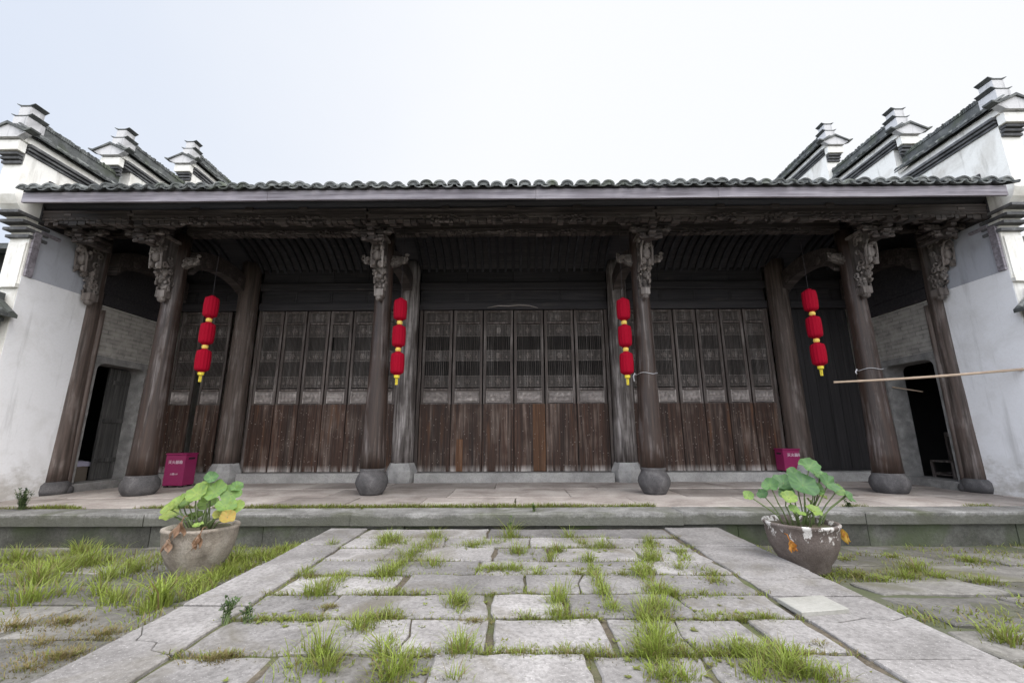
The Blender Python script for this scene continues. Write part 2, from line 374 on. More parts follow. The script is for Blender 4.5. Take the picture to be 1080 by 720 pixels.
def put(name, me, parent, org):
    o = bpy.data.objects.new(name, me); COL.objects.link(o); org = Vector(org)
    if parent: o.parent = parent; o.location = org - ORG[parent.name]
    else: o.location = org
    ORG[o.name] = org; return o
def tag(o, label=None, cat=None, group=None, kind=None):
    if label: o['label'] = label
    if cat: o['category'] = cat
    if group: o['group'] = group
    if kind: o['kind'] = kind
    return o
def thing(name, loc, label, cat, group=None):
    o = bpy.data.objects.new(name, None); COL.objects.link(o); o.location = loc; o.empty_display_size = .1
    ORG[o.name] = Vector(loc); return tag(o, label, cat, group)
def copy_tree(o, parent=None, org=None):
    c = o.copy(); COL.objects.link(c); c.parent = parent
    org = Vector(org) if org is not None else ORG[o.name]
    if parent: c.location = org - ORG[parent.name]
    else: c.location = org
    ORG[c.name] = org
    for ch in list(o.children): copy_tree(ch, c, org + (ORG[ch.name]-ORG[o.name]))
    return c
def smooth_angle(o, deg=35):
    me = o.data; me.shade_smooth()
    try: me.set_sharp_from_angle(angle=R(deg))
    except Exception: pass
    return o

# ------------------------------------------------------------------ setting: ground, terrace, paths
rnd = random.Random(11)
PZ = -.20                                   # path level; terrace floor is z = 0
def yz(y): return PZ - .03 - .20*min(1, max(0, (y-4.2)/2.8))   # side yards sink towards the terrace
g = MB(); g.box(-400, 400, -400, 400, -1.0, -.62)
tag(g.build('ground', MT['ground']), kind='structure')
# joint soil under the central path
g = MB()
nx, ny = 60, 90
vs = []; fs = []
for j in range(ny+1):
    for i in range(nx+1):
        x = -2.3+4.85*i/nx; y = -1+8.0*j/ny
        vs.append((x, y, PZ-.016+.012*noise.noise((x*3, y*3, 1))))
for j in range(ny):
    for i in range(nx): a = j*(nx+1)+i; fs.append((a, a+1, a+nx+2, a+nx+1))
g.add(vs, fs); o = g.build('path_soil', MT['soil'], smooth=True); tag(o, kind='structure')
# yards left and right of the path
for sgn, xa, xb in ((-1, -14, -2.42), (1, 2.73, 14)):
    g = MB(); vs = []; fs = []; nx, ny = 90, 70
    for j in range(ny+1):
        for i in range(nx+1):
            x = xa+(xb-xa)*i/nx; y = -3+10.2*j/ny
            vs.append((x, y, yz(y)-.012+.03*noise.noise((x*1.3, y*1.3, 3))+.012*noise.noise((x*5, y*5, 7))))
    for j in range(ny):
        for i in range(nx): a = j*(nx+1)+i; fs.append((a, a+1, a+nx+2, a+nx+1))
    g.add(vs, fs); tag(g.build('yard', MT['ground'], smooth=True), kind='structure')
    g = MB(); y = .6
    while y < 6.95:
        h = rnd.uniform(.42, .7); x = xa+rnd.random()
        while x < xb:
            wd = rnd.uniform(.6, 1.3); x1 = min(x+wd, xb-.02); x1 = xb-.02 if xb-.02-x1 < .3 else x1
            if x1 - x > .25 and rnd.random() < .98:
                gp = .025
                yc = y+h/2
                g.slab([(x+gp, y+gp), (x1-gp, y+gp), (x1-gp, min(y+h, 6.97)-gp), (x+gp, min(y+h, 6.97)-gp)], yz(yc)+rnd.uniform(-.012, .012)-(.05 if noise.noise(((x+x1)*.35, yc*.7, 8)) > .22 else 0), .12, rnd.random(), .035,
                       tilt=(rnd.uniform(-.012, .012), (yz(yc+.1)-yz(yc-.1))/.2+rnd.uniform(-.01, .01)), seed=rnd.random()*50)
            x += wd
        y += h
    tag(g.build('yard_paving', MT['yard']), kind='structure')
# central path: rows of flagstones with open joints
rows = [6.95, 6.42, 5.97, 5.46, 5.02, 4.55, 4.09, 3.61, 3.18, 2.75, 2.3, 1.8, 1.3, .8, .3]
g = MB()
for k in range(len(rows)-1):
    y1, y0 = rows[k], rows[k+1]; x = -1.91
    first = k == 0
    while x < 2.0:
        wd = rnd.uniform(.5, 1.25) if not first else rnd.uniform(1.6, 2.4)
        x1 = x+wd
        if x1 > 1.65: x1 = 2.0
        gp = rnd.uniform(.006, .02); gy = rnd.uniform(.008, .022)
        a, b2 = rnd.uniform(-.02, .02), rnd.uniform(-.03, .03)
        poly = [(x+gp, y0+gy), (x1-gp+a, y0+gy), (x1-gp+b2, y1-gy), (x+gp, y1-gy)]
        t = rnd.random(); zt = PZ+rnd.uniform(-.008, .008); tl = (rnd.uniform(-.006, .006), rnd.uniform(-.008, .008))
        if rnd.random() < .3 and wd > .8 and k > 2:      # cracked slab
            u = rnd.uniform(.35, .65); xm = x+(x1-x)*u; j1, j2 = rnd.uniform(-.1, .1), rnd.uniform(-.1, .1); c_ = .006
            cr = [(xm+j1, y0+gy), (xm+rnd.uniform(-.06, .06), (y0+y1)/2), (xm+j2, y1-gy)]
            g.slab([poly[0], (cr[0][0]-c_, cr[0][1]), (cr[1][0]-c_, cr[1][1]), (cr[2][0]-c_, cr[2][1]), poly[3]], zt, .1, t, .01, tilt=tl, ch=.006, seed=rnd.random()*50)
            g.slab([(cr[0][0]+c_, cr[0][1]), poly[1], poly[2], (cr[2][0]+c_, cr[2][1]), (cr[1][0]+c_, cr[1][1])], zt-.004, .1, t, .01, tilt=tl, ch=.006, seed=rnd.random()*50)
        else:
            g.slab(poly, zt, .1, t, .03, tilt=tl, seed=rnd.random()*50)
        x = x1
tag(g.build('stone_path', MT['path']), kind='structure')
# long border slabs
g = MB()
def border(xi, xo, ys, cracks):
    for k in range(len(ys)-1):
        y1, y0 = ys[k], ys[k+1]; t = rnd.uniform(.35, .75); zt = PZ+.006+rnd.uniform(-.004, .006)
        a0, a1 = sorted((xi, xo)); gp = .008
        p = [(a0+gp, y0+gp), (a1-gp, y0+gp), (a1-gp, y1-gp), (a0+gp, y1-gp)]
        if k in cracks:
            jag = cracks[k]; c_ = .009
            low = [p[0], p[1]] + [(x, y-c_) for x, y in reversed(jag)]
            hi = [(x, y+c_) for x, y in jag] + [p[2], p[3]]
            g.slab(low, zt, .12, t, .01, ch=.006, seed=rnd.random()*50); g.slab(hi, zt-.003, .12, t, .01, ch=.006, seed=rnd.random()*50)
        else: g.slab(p, zt, .12, t, .01, tilt=(rnd.uniform(-.006, .006), 0), seed=rnd.random()*50)
border(-1.93, -2.44, [6.95, 6.1, 5.3, 4.32, 3.2, 1.6, 0], {3: [(-2.43, 3.98), (-2.33, 3.86), (-2.30, 3.78), (-2.15, 3.76), (-2.1, 3.66), (-1.94, 3.6)]})
border(2.03, 2.76, [6.95, 6.0, 5.1, 4.5, 3.55, 2.2, .8], {3: [(2.04, 4.06), (2.2, 4.02), (2.45, 4.1), (2.6, 4.06), (2.75, 4.12)], 2: [(2.04, 4.92), (2.3, 4.88), (2.5, 4.95), (2.75, 4.9)]})
tag(g.build('path_border', MT['path']), kind='structure')
# terrace: core, kerb stones, lower riser, floor slabs
g = MB(); g.box(-14, 14, 7.06, 18, -.6, -.03); tag(g.build('terrace', MT['soil']), kind='structure')
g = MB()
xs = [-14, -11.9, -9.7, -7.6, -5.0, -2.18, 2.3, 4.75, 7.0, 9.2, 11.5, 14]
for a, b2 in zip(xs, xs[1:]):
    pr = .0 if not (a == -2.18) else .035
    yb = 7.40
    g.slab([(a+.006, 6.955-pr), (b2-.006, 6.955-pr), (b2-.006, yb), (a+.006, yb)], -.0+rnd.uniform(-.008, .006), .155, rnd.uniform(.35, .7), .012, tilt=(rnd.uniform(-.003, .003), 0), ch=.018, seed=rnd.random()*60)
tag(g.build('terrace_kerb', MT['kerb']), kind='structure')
g = MB(); x = -14
while x < 14:
    wd = rnd.uniform(1.2, 2.6); g.box(x+.006, x+wd-.006, 7.0+rnd.uniform(0, .015), 7.06, -.6, -.165, rnd.random()); x += wd
tag(g.build('terrace_riser', MT['riser']), kind='structure')
g = MB()
for y0, y1 in ((7.46, 8.42), (8.42, 9.55), (9.55, 10.7), (10.7, 12.5), (12.5, 16)):
    x = -10.5+rnd.random()
    while x < 10.5:
        wd = rnd.uniform(1.1, 2.3); gp = .008
        g.slab([(x+gp, y0+gp), (x+wd-gp, y0+gp), (x+wd-gp, y1-gp), (x+gp, y1-gp)], rnd.uniform(-.006, .006), .1, rnd.random(), .014, ch=.01, seed=rnd.random()*50)
        x += wd
tag(g.build('terrace_floor', MT['terr']), kind='structure')

# ------------------------------------------------------------------ the hall
HALL = thing('ancestral_hall', (0, 10.9, 0), 'old dark timber hall with carved doors and grey tile roof facing the courtyard', 'hall')
def part(mb, name, m, parent=HALL, org=None, smooth=False): return mb.build(name, m, parent, org, smooth)

# roof: deck, tiles, fascia, rafters
SL = .40
def rz(y): return 4.87 + (y-6.96)*SL
g = MB()
g.prism_x([(6.96, rz(6.96)-.0), (13.2, rz(13.2)), (19.5, rz(13.2)-6.3*SL), (19.5, rz(13.2)-6.3*SL+.05), (13.2, rz(13.2)+.05), (6.96, rz(6.96)+.045)], -7.86, 7.86)
for s in (-1, 1):
    a, b2 = sorted((s*7.86, s*8.29)); g.prism_x([(7.34, rz(7.34)), (13.2, rz(13.2)), (13.2, rz(13.2)+.05), (7.34, rz(7.34)+.045)], a, b2)
roof = part(g, 'roof', MT['dark'], org=(0, 7, 4.8))
g = MB(); pitch_t = .222; nt_ = int(15.66/pitch_t)
for i in range(nt_+1):
    x = -7.82 + i*15.64/nt_
    t0 = rnd.random(); jz = rnd.uniform(-.016, .014)+.02*noise.noise((x*.5, 1, 1)); jy = rnd.uniform(-.04, .03); jx = rnd.uniform(-.022, .022)
    # cover tile: overlapping half-round courses
    y = 6.90+jy; k = 0
    while y < 13.1:
        L = .62 if k > 4 else .19
        y1 = min(y+L, 13.15); vs = []
        for yy, lift in ((y, .028), (y1, .0)):
            for j in range(9):
                a = math.pi*j/8; r = .088
                vs.append((x+jx+r*math.cos(a)*1.12, yy, rz(yy)+.035+lift+jz+r*math.sin(a)*.92))
            for j in range(9):
                a = math.pi*(8-j)/8; r = .062
                vs.append((x+jx+r*math.cos(a)*1.12, yy, rz(yy)+.035+lift+jz+r*math.sin(a)*.86))
        n = 18; fs = [(j, j+1, n+j+1, n+j) for j in range(n-1)] + [(n-1, 0, n, 2*n-1), tuple(range(n-1, -1, -1))]
        g.add(vs, fs, min(1, max(0, t0+rnd.uniform(-.3, .3))))
        if k == 0:                                       # plugged end of the first cover tile
            ev = [(x+jx+.079*1.12*math.cos(math.pi*j/8), y+.012, rz(y)+.063+jz+.079*.9*math.sin(math.pi*j/8)-.004) for j in range(9)]
            g.add(ev, [tuple(range(8, -1, -1))], rnd.uniform(.55, 1))
        y = y1; k += 1
    # channel tile between the covers, curling down over the fascia
    xm = x+7.82/nt_; vs = []
    for yy in (6.885, 13.1):
        for j in range(7):
            a = math.pi*j/6; vs.append((xm-.085*math.cos(a), yy, rz(yy)+.065-.05*math.sin(a)))
        for j in range(7):
            a = math.pi*(6-j)/6; vs.append((xm-.085*math.cos(a), yy, rz(yy)+.085-.05*math.sin(a)))
    n = 14; g.add(vs, [(j, j+1, n+j+1, n+j) for j in range(n-1)] + [(n-1, 0, n, 2*n-1), tuple(range(n-1, -1, -1))], rnd.random())
part(g, 'roof_tiles', MT['tile'], roof, smooth=False)
g = MB(); xs = [-7.86, -3.9, .4, 3.3, 7.86]
for a, b2 in zip(xs, xs[1:]):
    vs = []; n = 10; t_ = rnd.uniform(.36, .62); dz = rnd.uniform(-.006, .006)
    for i in range(n+1):
        x = a+.002+(b2-a-.004)*i/n; sg = .016*noise.noise((x*.45, 2, 0))+dz
        vs += [(x, 6.962, 4.692+sg), (x, 6.962, 4.862+sg*.4), (x, 7.0, 4.862+sg*.4), (x, 7.0, 4.692+sg)]
    fs = [(k*4+q_, k*4+(q_+1) % 4, k*4+4+(q_+1) % 4, k*4+4+q_) for k in range(n) for q_ in range(4)] + [(0, 3, 2, 1), (n*4, n*4+1, n*4+2, n*4+3)]
    g.add(vs, [f[::-1] for f in fs], t_)
part(g, 'fascia', MT['fascia'], roof)
g = MB(); x = -7.75
while x < 7.8:
    g.prism_x([(7.01, rz(7.01)-.075), (8.86, rz(8.86)-.075), (8.86, rz(8.86)-.003), (7.01, rz(7.01)-.003)], x-.045, x+.045, rnd.random()); x += .235
part(g, 'eave_rafters', MT['rafter'], roof)

# long beams under the eave
def fretted(x0, x1, y0, y1, z0, z1, seed, depth=.05):
    b = MB(); b.box(x0, x1, y0, y1, z0+depth, z1, .5, .008)
    q = random.Random(seed); x = x0+.05
    while x < x1-.05:                                   # scalloped, carved lower edge
        wd = q.uniform(.07, .16); d = depth*q.uniform(.3, 1.0)
        b.box(x, x+wd*.9, y0+.012, y1-.012, z0+depth-d, z0+depth+.002, q.random(), .006)
        if q.random() < .6: b.ball((x+wd/2, y0+.004, z0+depth+q.uniform(.0, .05)), (q.uniform(.03, .06), .018, q.uniform(.018, .03)), 8, 5, q.uniform(.5, 1))
        x += wd
    for c_ in [x0+(x1-x0)*u for u in (.27, .5, .73)] if x1-x0 > 2 else []:      # carved sprays and small blocks
        for _ in range(22):
            b.ball((c_+q.gauss(0, .16), y0-.012, z0+q.uniform(.0, depth+.06)), (q.uniform(.02, .05), .02, q.uniform(.012, .03)), 7, 5, q.uniform(.4, 1))
        b.box(c_-.07, c_+.07, y0-.02, y1+.02, z1-.06, z1+.03, .7, .008)
    b.box(x0, x1, y0-.012, y0-.0015, z1-.05, z1-.015, .9); b.box(x0, x1, y0-.01, y0-.0015, z0+depth+.06, z0+depth+.075, .75)
    return b
b = MB(); b.tube([(-8.25, 7.72, 5.065), (8.25, 7.72, 5.065)], .125, 16); part(b, 'eave_purlin', MT['dark'], org=(0, 7.72, 4.94), smooth=True)
for x0, x1, sd_ in ((-8.28, -6.73, 1), (-6.69, -2.55, 2), (-2.51, 2.51, 3), (2.55, 6.69, 4), (6.73, 8.28, 5)):
    part(fretted(x0, x1, 7.64, 7.78, 4.64, 4.935, sd_, .10), 'carved_eave_beam', MT['beam'], org=((x0+x1)/2, 7.7, 4.65))
    part(fretted(x0+.1, x1-.1, 8.74, 8.90, 4.97, 5.22, sd_+9, .04), 'architrave', MT['beam'], org=((x0+x1)/2, 8.8, 4.9))
b = MB(); b.tube([(-8.25, 8.82, 5.365), (8.25, 8.82, 5.365)], .14, 16); part(b, 'porch_purlin', MT['dark'], org=(0, 8.82, 5.2), smooth=True)
for x0, x1 in ((-8.28, -6.73), (-6.69, -2.55), (-2.51, 2.51), (2.55, 6.69), (6.73, 8.28)):
    q_ = fretted(x0+.02, x1-.02, 8.22, 8.34, 4.98, 5.14, int(x0*7), .05); part(q_, 'middle_beam', MT['beam'], org=((x0+x1)/2, 8.28, 5.05))
# curved porch ceiling: boards and bowed rafters
arc = []
for i in range(17):
    u = i/16; y = 8.98 + u*1.86; arc.append((y, 5.24 + .36*math.sin(math.pi*u)**.8 - .22*u))
b = MB(); b.prism_x([(y, z+.05) for y, z in arc] + [(y, z+.075) for y, z in reversed(arc)], -8.28, 8.28); part(b, 'porch_ceiling', MT['dark'], org=(0, 9.9, 5.2))
b = MB(); x = -8.15
while x < 8.2:
    if min(abs(x-c) for c in (-6.71, -2.53, 2.53, 6.71)) > .16:
        b.prism_x([(y, z-.03) for y, z in arc] + [(y, z+.048) for y, z in reversed(arc)], x-.032, x+.032, rnd.random())
    x += .19
part(b, 'bowed_rafters', MT['rafter'], org=(0, 9.9, 5.2))
# moon beams from the front to the back columns
for cx in (-6.6, -2.53, 2.53, 6.6, -8.16, 8.16):
    b = MB(); bot = []; top = []
    for i in range(15):
        u = i/14; y = 8.95+u*1.88; bot.append((y, 4.22+.36*math.sin(math.pi*u)**.6)); top.append((y, 4.70+.22*math.sin(math.pi*u)**.7))
    b.prism_x(bot + top[::-1], cx-.11, cx+.11)
    for s in (-1, 1):
        b.ball((cx+s*.11, 9.35, 4.62), (.02, .1, .1), 10, 6, .9); b.ball((cx+s*.11, 10.4, 4.62), (.02, .1, .1), 10, 6, .9)
    part(b, 'moon_beam', MT['beam'], org=(cx, 9.9, 4.4))

# carved bracket (one mesh, reused): profile in the y-z plane, openwork scrolls and figures
def carved_bracket_mesh(h=1.10, reach=.66, wd=.25, seed=3):
    q = random.Random(seed); b = MB()
    def edge(u): return .10 + (reach-.10)*(u**1.25)
    prof = [(0, 0)] + [(-edge(i/12)*.82+.0, h*i/12) for i in range(13)] + [(0, h)]
    b.prism_x(prof, -wd*.28, wd*.28, .1)
    for i in range(11):                                  # scrolls on both flanks and on the outer edge
        u = .10+.85*i/10+q.uniform(-.03, .03); z = h*u
        for s in (-1, 1):
            cy = -edge(u)*q.uniform(.3, .92); r = q.uniform(.05, .085); n = 16; a0 = q.uniform(0, 6.28); tw = q.choice((-1, 1))
            pts = []
            for k in range(n+1):
                a = a0+tw*k/n*7.5; rr = r*(1-.8*k/n); pts.append((s*wd*(.34+.08*k/n), cy+rr*math.cos(a), z+rr*math.sin(a)))
            b.tube(pts, [.021*(1-.35*k/n) for k in range(n+1)], 6, q.uniform(.35, 1))
    for i in range(58):
        u = q.uniform(.03, .98); z = h*u; e = edge(u); y = -e*(1-abs(q.gauss(0, .22))); x = q.uniform(-wd*.42, wd*.42)
        r = q.uniform(.018, .05); b.ball((x, y, z), (r*q.uniform(.8, 1.4), r*q.uniform(.7, 1.3), r*q.uniform(.8, 1.6)), 7, 5, q.uniform(.2, 1))
    # a little figure under an arch on the outer face, and a plain foot
    z = h*.55; e = edge(.55)
    b.ball((0, -e-.02, z+.17), (.05, .05, .06), 10, 8, .95); b.ball((0, -e-.01, z+.03), (.075, .06, .11), 10, 8, .8)
    b.ball((-.06, -e-.01, z-.12), (.05, .06, .07), 8, 6, .7); b.ball((.06, -e, z-.14), (.05, .06, .07), 8, 6, .9)
    b.tube([(-.1, -e, z-.2), (-.105, -e-.03, z+.1), (-.07, -e-.07, z+.25), (0, -e-.085, z+.28), (.07, -e-.07, z+.25), (.105, -e-.03, z+.1), (.1, -e, z-.2)], .02, 6, 1)
    b.box(-.085, .085, -.17, .0, -.10, .06, .85, .02); b.ball((0, -.1, -.12), (.07, .075, .06), 10, 6, .6)
    b.box(-wd*.5, wd*.5, -reach-.02, 0, h-.06, h, .7, .01)
    return b
BR = [carved_bracket_mesh(seed=s).mesh('carved_bracket', MT['bracket'], smooth=False) for s in (3, 8)]
def wing_mesh(seed=5, L=.44):
    q = random.Random(seed); b = MB()
    for s in (-1, 1):
        pts = [(0, 0), (s*L*.55, .10), (s*L*.8, .15), (s*L, .17), (s*L*1.02, .26), (s*L*.6, .30), (0, .32)]
        b.prism_y(pts if s > 0 else pts[::-1], -.035, .035, .3)
        for i in range(16):
            u = q.uniform(.28, 1.0); r = q.uniform(.018, .042)
            b.ball((s*L*u, -.045, .10+.17*u*q.uniform(.4, 1.3)), (r*1.3, r*.7, r), 7, 5, q.uniform(.4, 1))
        for i in range(4):
            u = .4+.18*i; r = .05; a0 = q.uniform(0, 6); pts3 = [(s*L*u+r*(1-.8*k/12)*math.cos(a0+k*.55), -.055, .19+.05*u+r*(1-.8*k/12)*math.sin(a0+k*.55)) for k in range(13)]
            b.tube(pts3, .014, 5, q.uniform(.5, 1))
    return b
WG = wing_mesh().mesh('wing_bracket', MT['bracket'])
def cluster_mesh(seed=2):                                # stepped bracket arms under the eave beam
    q = random.Random(seed); b = MB()
    for k, (wd, z) in enumerate(((.30, 0), (.62, .13), (1.0, .27))):
        b.box(-wd/2, wd/2, -.05, .05, z+.02, z+.09, .3, .01)
        for s in (-1, 1):
            b.box(s*wd/2-.055, s*wd/2+.055, -.06, .06, z+.08, z+.135, .8, .01)
            b.ball((s*wd/2, -.05, z+.04), (.06, .03, .035), 8, 5, .9)
            for j in range(4): b.ball((s*wd*q.uniform(.15, .52), -.055, z+q.uniform(.02, .1)), (q.uniform(.025, .05), .025, q.uniform(.015, .03)), 7, 5, q.random())
        b.box(-.05, .05, -.10-.12*k, .45, z+.02, z+.09, .4, .01)
        b.box(-.06, .06, -.15-.12*k, -.04-.12*k, z+.08, z+.135, .8, .01)
    return b
CL = cluster_mesh().mesh('bracket_arms', MT['beam'])

def shaft(cx, cy, z0, z1, r0_, r1_, seed, n=28, sq=1):
    b = MB(); prof = []
    for i in range(15):
        u = i/14; prof.append((r1_+(r0_-r1_)*(1-u)**2.1, z0+(z1-z0)*u))
    b.lathe(cx, cy, prof, n, .5, .035, sq, seed); return b
def drum(cx, cy, r, h, flat):
    b = MB()
    if flat: pr = [(.74, 0), (.82, .06), (.95, .28), (1.0, .5), (.95, .72), (.83, .88), (.80, .93), (.80, 1.0)]
    else: pr = [(.66, 0), (.72, .05), (.92, .28), (1.0, .46), (.95, .62), (.80, .80), (.74, .87), (.78, .93), (.78, 1.0)]
    b.lathe(cx, cy, [(r*a, h*z) for a, z in pr], 32, .5, .02, 1, cx); return b
for cx, flat in ((-6.71, 1), (-2.53, 0), (2.53, 0), (6.71, 1)):
    hb = .34 if flat else .45
    c = part(shaft(cx, 8.82, hb, 5.0,   .226 if not flat else .228, .156 if not flat else .164, cx), 'front_column', MT['col'], org=(cx, 8.82, 0), smooth=True)
    part(drum(cx, 8.82,   .285 if not flat else .295, hb, flat), 'stone_base', MT['drum'], c, smooth=True)
    o = put('carved_bracket', BR[0 if cx < 0 else 1], c, (cx, 8.82-.15, 3.70))
    put('wing_bracket', WG, c, (cx, 8.80, 4.22))
    put('bracket_arms', CL, c, (cx, 8.02, 4.47))
for cx, big in ((-6.5, 1), (-2.51, 0), (2.55, 0), (6.48, 1)):
    c = part(shaft(cx, 10.80, .4, 5.2, .25, .225, cx+20), 'rear_column', MT['colrough' if big else 'colgrey'], org=(cx, 10.8, 0), smooth=True)
    b = MB(); b.lathe(cx, 10.80, [(.30, 0), (.335, .1), (.35, .24), (.30, .36), (.27, .42)], 8, .5, .03, 1, cx); part(b, 'stone_base', MT['base'], c)
for s in (-1, 1):
    cx = s*8.45
    c = part(shaft(cx, 8.88, .22, 5.0, .26, .215, cx), 'wall_column', MT['colrough'], org=(cx, 8.88, 0), smooth=True)
    b = MB(); b.lathe(cx, 8.88, [(.30, 0), (.32, .08), (.31, .18), (.27, .23)], 24, .5, .04); part(b, 'stone_base', MT['drum'], c, smooth=True)
    put('carved_bracket', BR[1], c, (s*8.15, 8.70, 3.66))
    put('bracket_arms', CL, c, (cx-s*.62, 8.02, 4.47))
    b = shaft(s*8.255, 9.02, .12, 3.5, .058, .05, 3); p = part(b, 'door_post', MT['colrough'], org=(s*8.255, 9.02, 0), smooth=True)
    b = MB(); b.lathe(s*8.255, 9.02, [(.10, 0), (.12, .05), (.10, .12), (.07, .14), (.085, .18)], 16); part(b, 'stone_base', MT['drum'], p, smooth=True)

# door wall: sill, lintel, boards above
g = MB(); xs = [-6.06, -2.68, -2.08, 2.08, 2.68, 6.06]
for a, b2 in ((-8.28, -6.86), (-6.16, -2.86), (-2.20, 2.24), (2.90, 6.12), (6.84, 8.28)):
    s_ = MB(); s_.slab([(a, 10.64), (b2, 10.64), (b2, 11.16), (a, 11.16)], .2, .25, rnd.uniform(.35, .6), .006, ch=.012, seed=a)
    part(s_, 'door_sill', MT['sill'], org=((a+b2)/2, 10.8, 0))
for a, b2 in ((-8.28, -6.72), (-6.28, -2.73), (-2.29, 2.33), (2.77, 6.26), (6.70, 8.28)):
    q = random.Random(int(a*10)); s_ = MB()
    s_.box(a, b2, 10.90, 11.06, 4.04, 4.23, .55, .012); s_.box(a, b2, 10.88, 11.08, 4.55, 4.75, .5, .02)
    part(s_, 'lintel', MT['dark'], org=((a+b2)/2, 11, 4))
    s_ = MB(); n = 4
    for k in range(n):
        x0 = a+(b2-a)*k/n; x1 = a+(b2-a)*(k+1)/n
        s_.box(x0+.004, x1-.004, 10.97, 11.0, 4.232, 4.548, q.uniform(.3, .9)); s_.box(x0+.05, x1-.05, 10.955, 10.969, 4.29, 4.49, q.uniform(.4, .8), .005)
        s_.box(x0+.004, x1-.004, 10.96, 11.0, 4.753, 5.32, q.uniform(.3, .8))
    part(s_, 'transom_boards', MT['dark'], org=((a+b2)/2, 11, 4.3))
s_ = MB(); s_.tube([(-.62, 10.885, 4.08), (-.35, 10.88, 4.13), (-.1, 10.87, 4.115), (.15, 10.875, 4.14), (.42, 10.88, 4.125), (.62, 10.885, 4.07)], [.006, .014, .016, .017, .014, .006], 6, .6)
part(s_, 'split_batten', MT['carve'], org=(0, 10.88, 3.88))
# jamb boards beside each rear column
for x in (-6.235, -2.765, -2.245, 2.285, 2.805, 6.215, -6.765, 6.745):
    s_ = MB(); s_.box(x-.035, x+.035, 10.93, 11.05, .2, 4.038, .6, .006); part(s_, 'door_jamb', MT['frame'], org=(x, 11, .2))
# shut-off rear of the hall
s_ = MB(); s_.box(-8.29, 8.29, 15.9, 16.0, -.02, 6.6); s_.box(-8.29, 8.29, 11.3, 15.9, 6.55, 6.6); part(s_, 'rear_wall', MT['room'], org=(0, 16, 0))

# door leaves: frame, boards, carved panel, lattice, top panel
def relief(b, x0, x1, z0, z1, y, depth, seed, nx=26, nz=12, tint=.6):
    vs = []; fs = []; q = random.Random(seed)
    hs_ = []; bl = [(q.uniform(.12, .88), q.uniform(.2, .8), q.uniform(.05, .14)) for _ in range(13)]
    for j in range(nz+1):
        for i in range(nx+1):
            u, v = i/nx, j/nz
            hh = 0
            for bu, bv, br_ in bl:
                d = math.hypot((u-bu)*(x1-x0)/(z1-z0), v-bv); hh = max(hh, max(0, 1-(d/br_/1.5)**2))
            hh = .5*hh+.5*abs(math.sin(14*u+5*math.sin(9*v+seed)))*(.4+.6*abs(math.sin(8*v)))
            ed = min(u*(x1-x0), (1-u)*(x1-x0), v*(z1-z0), (1-v)*(z1-z0)); 
            if ed < .016: hh = .9
            elif ed < .03: hh = 0
            vs.append((x0+(x1-x0)*u, y-depth*hh, z0+(z1-z0)*v)); hs_.append(hh)
    for j in range(nz):
        for i in range(nx): a = j*(nx+1)+i; fs.append((a, a+1, a+nx+2, a+nx+1))
    b.add(vs, fs, tint)
    for k_, f_ in enumerate(fs): b.t[len(b.t)-len(fs)+k_] = max(0, min(1, tint-.5+.95*sum(hs_[i] for i in f_)/4))  # relief shading put into the tint: hollows darker, raised parts paler
    b.box(x0, x1, y+.001, y+.02, z0, z1, tint)
Z0 = .2
BAND = [(2.14, 2.41), (2.77, 3.03), (3.38, 3.67)]
